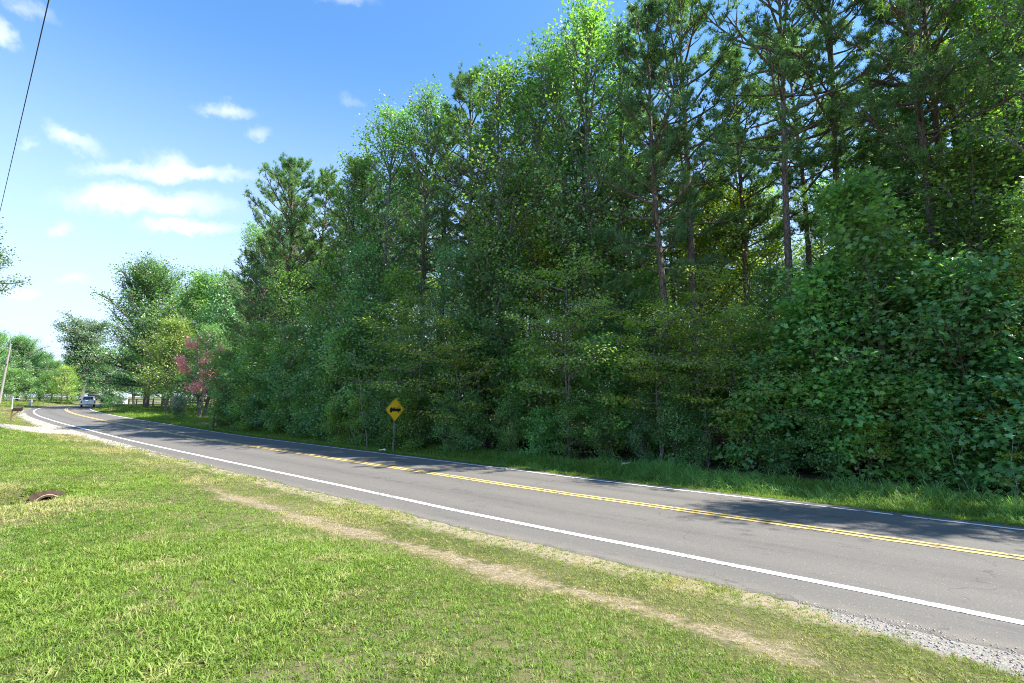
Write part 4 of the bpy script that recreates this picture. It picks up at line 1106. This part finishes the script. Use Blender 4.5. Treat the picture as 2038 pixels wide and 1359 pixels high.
mb = MB(); mb.box((0, -1.436, .58), (.32, .01, .14)); mb.build('licence_plate', M['plate'], bm_)
mb = MB(); mb.box((0, 1.5, .42), (1.3, 5.0, .16)); mb.build('chassis', M['black_plastic'], root)
for (wx, wy) in ((-.82, 0), (.82, 0), (-.82, 3.55), (.82, 3.55)):
    mb = MB(); mb.tube([(wx-.13, wy, .39), (wx-.10, wy, .39), (wx+.10, wy, .39), (wx+.13, wy, .39)], [.36, .39, .39, .36], 20); wh = mb.build('wheel', M['tyre'], root, sm=False)
    sg = 1 if wx > 0 else -1; mb = MB(); mb.tube([(wx+sg*.10, wy, .39), (wx+sg*.137, wy, .39)], [.24, .22], 14); mb.build('rim', M['rim'], wh)

# ------------------------------------------------------------------ mailboxes and small things
M['wood_brown'] = simple('weathered_wood', (.20, .13, .075), .85, bump=.4, nscale=14); M['box_black'] = simple('black_mailbox_metal', (.022, .025, .026), .4)
M['white_thing'] = simple('white_plastic', (.62, .62, .60), .6); M['grey_box'] = simple('grey_cabinet', (.34, .33, .31), .6)


def mailbox(x, y, rz, label, sc=1., brace=True):
    root = empty('mailbox', (x, y, gz(x, y)), rz, sc); tag(root, label, 'mailbox', 'mailboxes along the road')
    mb = MB(); mb.box((0, 0, .5), (.10, .10, 1.1)); mb.build('post', M['wood_brown'], root, bevel=.006)
    mb = MB(); mb.box((.16, 0, .93), (1.0, .09, .07)); mb.build('arm', M['wood_brown'], root, bevel=.006)
    if brace:
        mb = MB(); mb.tube([(.04, 0, .52), (.42, 0, .90)], .035, 4); mb.build('brace', M['wood_brown'], root)
    prof = [(-.09, 0), (.09, 0), (.09, .12)]+[(.09*math.cos(a), .12+.09*math.sin(a)) for a in np.linspace(.3, math.pi-.3, 6)]+[(-.09, .12)]
    mb = MB(); mb.prism(prof, (.08, 0, .968), (0, 1, 0), (0, 0, 1), (1, 0, 0), .54); bx = mb.build('box', M['box_black'], root)
    mb = MB(); mb.prism([(a*1.04, b_*1.03) for a, b_ in prof], (.62, 0, .966), (0, 1, 0), (0, 0, 1), (1, 0, 0), .015); dr = mb.build('door', M['box_black'], bx)
    mb = MB(); mb.box((.645, 0, 1.13), (.03, .03, .03)); mb.build('latch', M['alu'], bx)
    mb = MB(); mb.box((.3, -.10, 1.12), (.015, .01, .14)); mb.box((.33, -.10, 1.18), (.07, .01, .05)); mb.build('flag', M['lamp_red'], bx)
    return root


mailbox(-42.2, 42.8, math.radians(20), 'black mailbox on a braced brown wooden post at the left edge of the picture', 1.05)
mailbox(-59.6, 73.4, math.radians(-45), 'black mailbox on a dark post beside the dark bush past the bend', 1.0)
x, y = -62.0, 63.0
x, y = uzp(32, 60); root = empty('sign_frame', (x, y, gz(x, y)), .2); tag(root, 'small white hanging sign frame standing behind the black mailbox', 'sign frame')
mb = MB(); mb.box((0, 0, .85), (.07, .07, 1.8)); mb.build('post', M['white_thing'], root); mb = MB(); mb.box((.36, 0, 1.62), (.66, .05, .07)); mb.build('arm', M['white_thing'], root)
x, y = uzp(68, 78); root = empty('utility_cabinet', (x, y, gz(x, y)), .1); tag(root, 'small grey utility cabinet at the foot of the dark trees', 'cabinet')
mb = MB(); mb.box((0, 0, .45), (.36, .3, 1.0)); mb.build('housing', M['grey_box'], root, bevel=.02); mb = MB(); mb.box((0, 0, .99), (.42, .36, .08), taper=.8); mb.build('lid', M['grey_box'], root)

# far shed
M['siding'] = simple('pale_siding', (.30, .32, .28), .7, var=.08); M['metal_roof'] = simple('pale_metal_roof', (.42, .42, .43), .5, .2, .06); M['white_wall'] = simple('white_wall', (.74, .73, .72), .7, var=.04)
x, y = uzp(212, 112); z = gz(x, y)
root = empty('outbuilding', (x, y, z+.1), math.radians(15)); root.scale = (.6,)*3; tag(root, 'low pale outbuilding with a light metal roof beyond the bend', 'building')
mb = MB()
for sgn in (-1, 1): mb.box((0, sgn*2.4, 1.0), (8, .12, 2.2))
for sgn in (-1, 1): mb.prism([(-2.34, -.1), (2.34, -.1), (2.34, 2.1), (0, 2.85), (-2.34, 2.1)], (sgn*3.94-.06, 0, 0), (0, 1, 0), (0, 0, 1), (1, 0, 0), .12)
mb.build('wall', M['siding'], root)
for sgn in (-1, 1):
    mb = MB(); mb.add([(-4.3, sgn*2.75, 1.98), (4.3, sgn*2.75, 1.98), (4.3, 0, 2.98), (-4.3, 0, 2.98), (-4.3, sgn*2.75, 2.04), (4.3, sgn*2.75, 2.04), (4.3, 0, 3.04), (-4.3, 0, 3.04)], [(0, 1, 2, 3), (7, 6, 5, 4), (0, 4, 5, 1), (1, 5, 6, 2), (2, 6, 7, 3), (3, 7, 4, 0)]); mb.build('roof', M['metal_roof'], root)
mb = MB(); mb.box((.5, -2.47, .95), (1.0, .05, 1.9)); mb.build('door', M['white_wall'], root)
mb = MB(); mb.box((-2, -2.47, 1.2), (.9, .05, .7)); mb.build('window', M['glass'], root)
x, y = uzp(236, 100); root = empty('white_house', (x, y, gz(x, y)), math.radians(20)); root.scale = (.45,)*3; tag(root, 'white house end wall glimpsed through leaves right of the outbuilding', 'building')
mb = MB(); mb.prism([(-2.5, -.1), (2.5, -.1), (2.5, 2.6), (0, 3.9), (-2.5, 2.6)], (0, 0, 0), (1, 0, 0), (0, 0, 1), (0, 1, 0), 6); mb.build('wall', M['white_wall'], root)
for sgn in (-1, 1):
    mb = MB(); mb.add([(sgn*2.85, -.3, 2.5), (sgn*2.85, 6.3, 2.5), (0, 6.3, 4.0), (0, -.3, 4.0), (sgn*2.85, -.3, 2.6), (sgn*2.85, 6.3, 2.6), (0, 6.3, 4.1), (0, -.3, 4.1)], [(0, 1, 2, 3), (7, 6, 5, 4), (0, 4, 5, 1), (1, 5, 6, 2), (2, 6, 7, 3), (3, 7, 4, 0)]); mb.build('roof', M['metal_roof'], root)
mb = MB(); mb.box((-1.2, -.02, 1.5), (.9, .05, 1.2)); mb.build('window', M['glass'], root)

# rail fence in the yard
xa, ya = uzp(262, 84); xb, yb = uzp(425, 70)
root = empty('rail_fence', (xa, ya, 0)); tag(root, 'brown three-rail wooden fence under the yard trees', 'fence')
n = 9
for i in range(n+1):
    x = (xb-xa)*i/n; y = (yb-ya)*i/n; z = gz(xa+x, ya+y); mb = MB(); mb.box((x, y, z+.55), (.14, .14, 1.3)); mb.build('post', M['wood_brown'], root)
    if i < n:
        x2 = (xb-xa)*(i+1)/n; y2 = (yb-ya)*(i+1)/n; z2 = gz(xa+x2, ya+y2)
        for h in (.35, .72, 1.08): mb = MB(); mb.tube([(x, y, z+h), (x2, y2, z2+h)], .055, 4); mb.build('rail', M['wood_brown'], root)

# culvert pipe end in the ditch
M['rust'] = simple('rusty_steel', (.11, .065, .04), .85, .2, .5, 14, .5); M['soil_red'] = simple('red_soil', (.05, .028, .016), .95, 0, .4, 9, .8)
M['pipe_edge'] = simple('clay_pipe', (.36, .25, .17), .8, 0, .25, 12, .4)
cx, cy_ = CULV; czz = gz(cx-.28, cy_-.6)
root = empty('culvert_pipe', (cx, cy_, czz+.10), math.atan2(-(cy_), -(cx))+math.radians(90)); root.scale = (.8,)*3; tag(root, 'half-buried rusty culvert pipe mouth in the grassy ditch', 'culvert')
mb = MB(); k = 24; R1, R2 = .25, .225
vs = []
for yy in (-.12, 1.1):
    for Rr in (R1, R2): vs += [(Rr*math.cos(2*math.pi*j/k), yy, Rr*math.sin(2*math.pi*j/k)) for j in range(k)]
fs = []
for j in range(k):
    j2 = (j+1) % k; fs += [(j, j2, k+j2, k+j), (2*k+j, 3*k+j, 3*k+j2, 2*k+j2), (j, 2*k+j, 2*k+j2, j2), (k+j, k+j2, 3*k+j2, 3*k+j)]
mb.add([(a, b_, c_) for a, b_, c_ in vs], fs); mb.add([(R2*math.cos(2*math.pi*j/k), 1.05, R2*math.sin(2*math.pi*j/k)) for j in range(k)], [tuple(range(k))])
mb.build('pipe', M['rust'], root, sm=False)
mb = MB(); mb.tube([(.275*math.cos(a), -.125, .275*math.sin(a)) for a in np.linspace(.45, math.pi-.25, 14)], .014, 6); mb.build('rim', M['pipe_edge'], root, sm=True)
mb = MB(); g = []
for i in range(15):
    for j in range(7): a = -.36+.72*i/14; zz = .02+.33*j/6*(1-(a/.5)**2*.6); g.append((a, .03*math.sin(i*1.9+j)+.20*(j/6)**1.5, zz+.02*math.sin(i*3+j*2)))
mb.add([g_ for g_ in g], [(i*7+j, (i+1)*7+j, (i+1)*7+j+1, i*7+j+1) for i in range(14) for j in range(6) if not ((abs(-.36+.72*(i+.5)/14) < .22) and j < 4)]); mb.build('earth_face', M['soil_red'], root, sm=True)

# scraps of litter in the verge
M['paper'] = simple('white_paper', (.72, .72, .70), .8)
for (u, zz, lab) in [(1241, 18.2, 'crumpled white scrap lying in the tall grass across the road'), (766, 22.9, 'white scrap at the pavement edge left of the sign post')]:
    x, y = uzp(u, zz); mb = MB(); rr_ = np.random.default_rng(int(u)); n = 5
    pts = [(.28*(i/4-.5)+rr_.normal(0, .02), .18*(j/4-.5)+rr_.normal(0, .02), .05+abs(rr_.normal(0, .05))) for i in range(n) for j in range(n)]
    mb.add(pts, [(i*n+j, (i+1)*n+j, (i+1)*n+j+1, i*n+j+1) for i in range(n-1) for j in range(n-1)]); o_ = mb.build('litter_scrap', M['paper']); o_.location = (x, y, gz(x, y)+.05); tag(o_, lab, 'litter', 'white litter on the far verge')

# ------------------------------------------------------------------ utility poles and wires
M['pole_wood'] = simple('grey_pole_wood', (.30, .27, .23), .9, bump=.4, nscale=10); M['wire'] = simple('black_cable', (.035, .035, .035), .6); M['wire_light'] = simple('grey_cable', (.16, .16, .16), .45, .6)
px_, pz_ = -77.0, 76.0
base = Vector((px_, pz_, gz(px_, pz_))); top = base+Vector((.75, 0, 9.0))
root = empty('utility_pole', base); tag(root, 'grey wooden utility pole leaning right at the left edge of the picture', 'utility pole')
mb = MB(); mb.tube([(0, 0, -.3), (.37, 0, 4.5), (.75, 0, 9.0)], [.17, .14, .11], 12); mb.build('shaft', M['pole_wood'], root)
mb = MB(); mb.box((.66, -.12, 7.6), (.06, .1, .3)); mb.box((.60, -.12, 5.9), (.06, .1, .22)); mb.build('bracket', M['dark_steel'], root)
for zz in (8.9, 8.2): mb = MB(); mb.tube([(.75*zz/9+.13, 0, zz-.08), (.75*zz/9+.13, 0, zz+.12)], [.05, .035], 8); mb.build('insulator', M['grey_box'], root)


def wire(a, b_, sag, rad, mt, label, grp='overhead wires'):
    a = Vector(a); b_ = Vector(b_); n = 28; pts = [a+(b_-a)*(i/n)-Vector((0, 0, sag*4*(i/n)*(1-i/n))) for i in range(n+1)]
    mb = MB(); mb.tube(pts, rad, 5); o_ = mb.build('overhead_wire', mt, None, True); tag(o_, label, 'cable', grp); return o_


P2 = Vector((-66, 104, 0)); z2 = gz(P2.x, P2.y)
root = empty('utility_pole', (P2.x, P2.y, z2)); tag(root, 'utility pole hidden behind the yard trees beyond the truck', 'utility pole')
mb = MB(); mb.tube([(0, 0, -.3), (0, 0, 8.6)], [.16, .11], 10); mb.build('shaft', M['pole_wood'], root)
for (h1, h2, sg, rd, lab) in [(8.9, 8.4, .5, .014, 'topmost thin wire running right from the leaning pole'), (8.2, 7.6, .5, .014, 'second wire below the topmost one, right of the leaning pole'),
                              (5.95, 5.0, .35, .018, 'upper thick cable of the lower pair running right from the pole'), (5.7, 4.7, .4, .018, 'lower thick cable of the lower pair running right from the pole')]:
    wire(base+Vector((.75*h1/9, 0, h1)), (P2.x, P2.y, z2+h2), sg, rd, M['wire_light'], lab)
wire(base+Vector((.45, 0, 5.6)), uzp(62, 88)+(2.9,), .2, .018, M['wire_light'], 'service wire slanting down right from the pole into the trees')
for (h1, lab) in [(8.2, 'upper wire leaving the leaning pole to the left'), (5.9, 'upper cable of the lower pair leaving the pole to the left'), (5.65, 'lower cable of the lower pair leaving the pole to the left')]:
    wire(base+Vector((.75*h1/9, 0, h1)), (-47.9, 43.1, h1+1.2), .5, .022, M['wire_light'], lab)
d0 = pix_dir(97, 0); d1 = pix_dir(30, 290); A0 = Vector((0, 0, 2.5))+d0*(9.0/d0.y)
A1 = Vector((0, 0, 2.5))+d1*(15.3/d1.y); dirv = A1-A0; END = A0+dirv*5.4
root = empty('utility_pole', (END.x, END.y, gz(END.x, END.y))); tag(root, 'utility pole just beyond the left border carrying the overhead wire', 'utility pole')
mb = MB(); mb.tube([(0, 0, -.3), (0, 0, END.z-gz(END.x, END.y)+.3)], [.17, .12], 12); mb.build('shaft', M['pole_wood'], root)
wire(A0-dirv*2.6, END, 0, .011, M['wire'], 'single dark wire crossing the sky at the upper left')
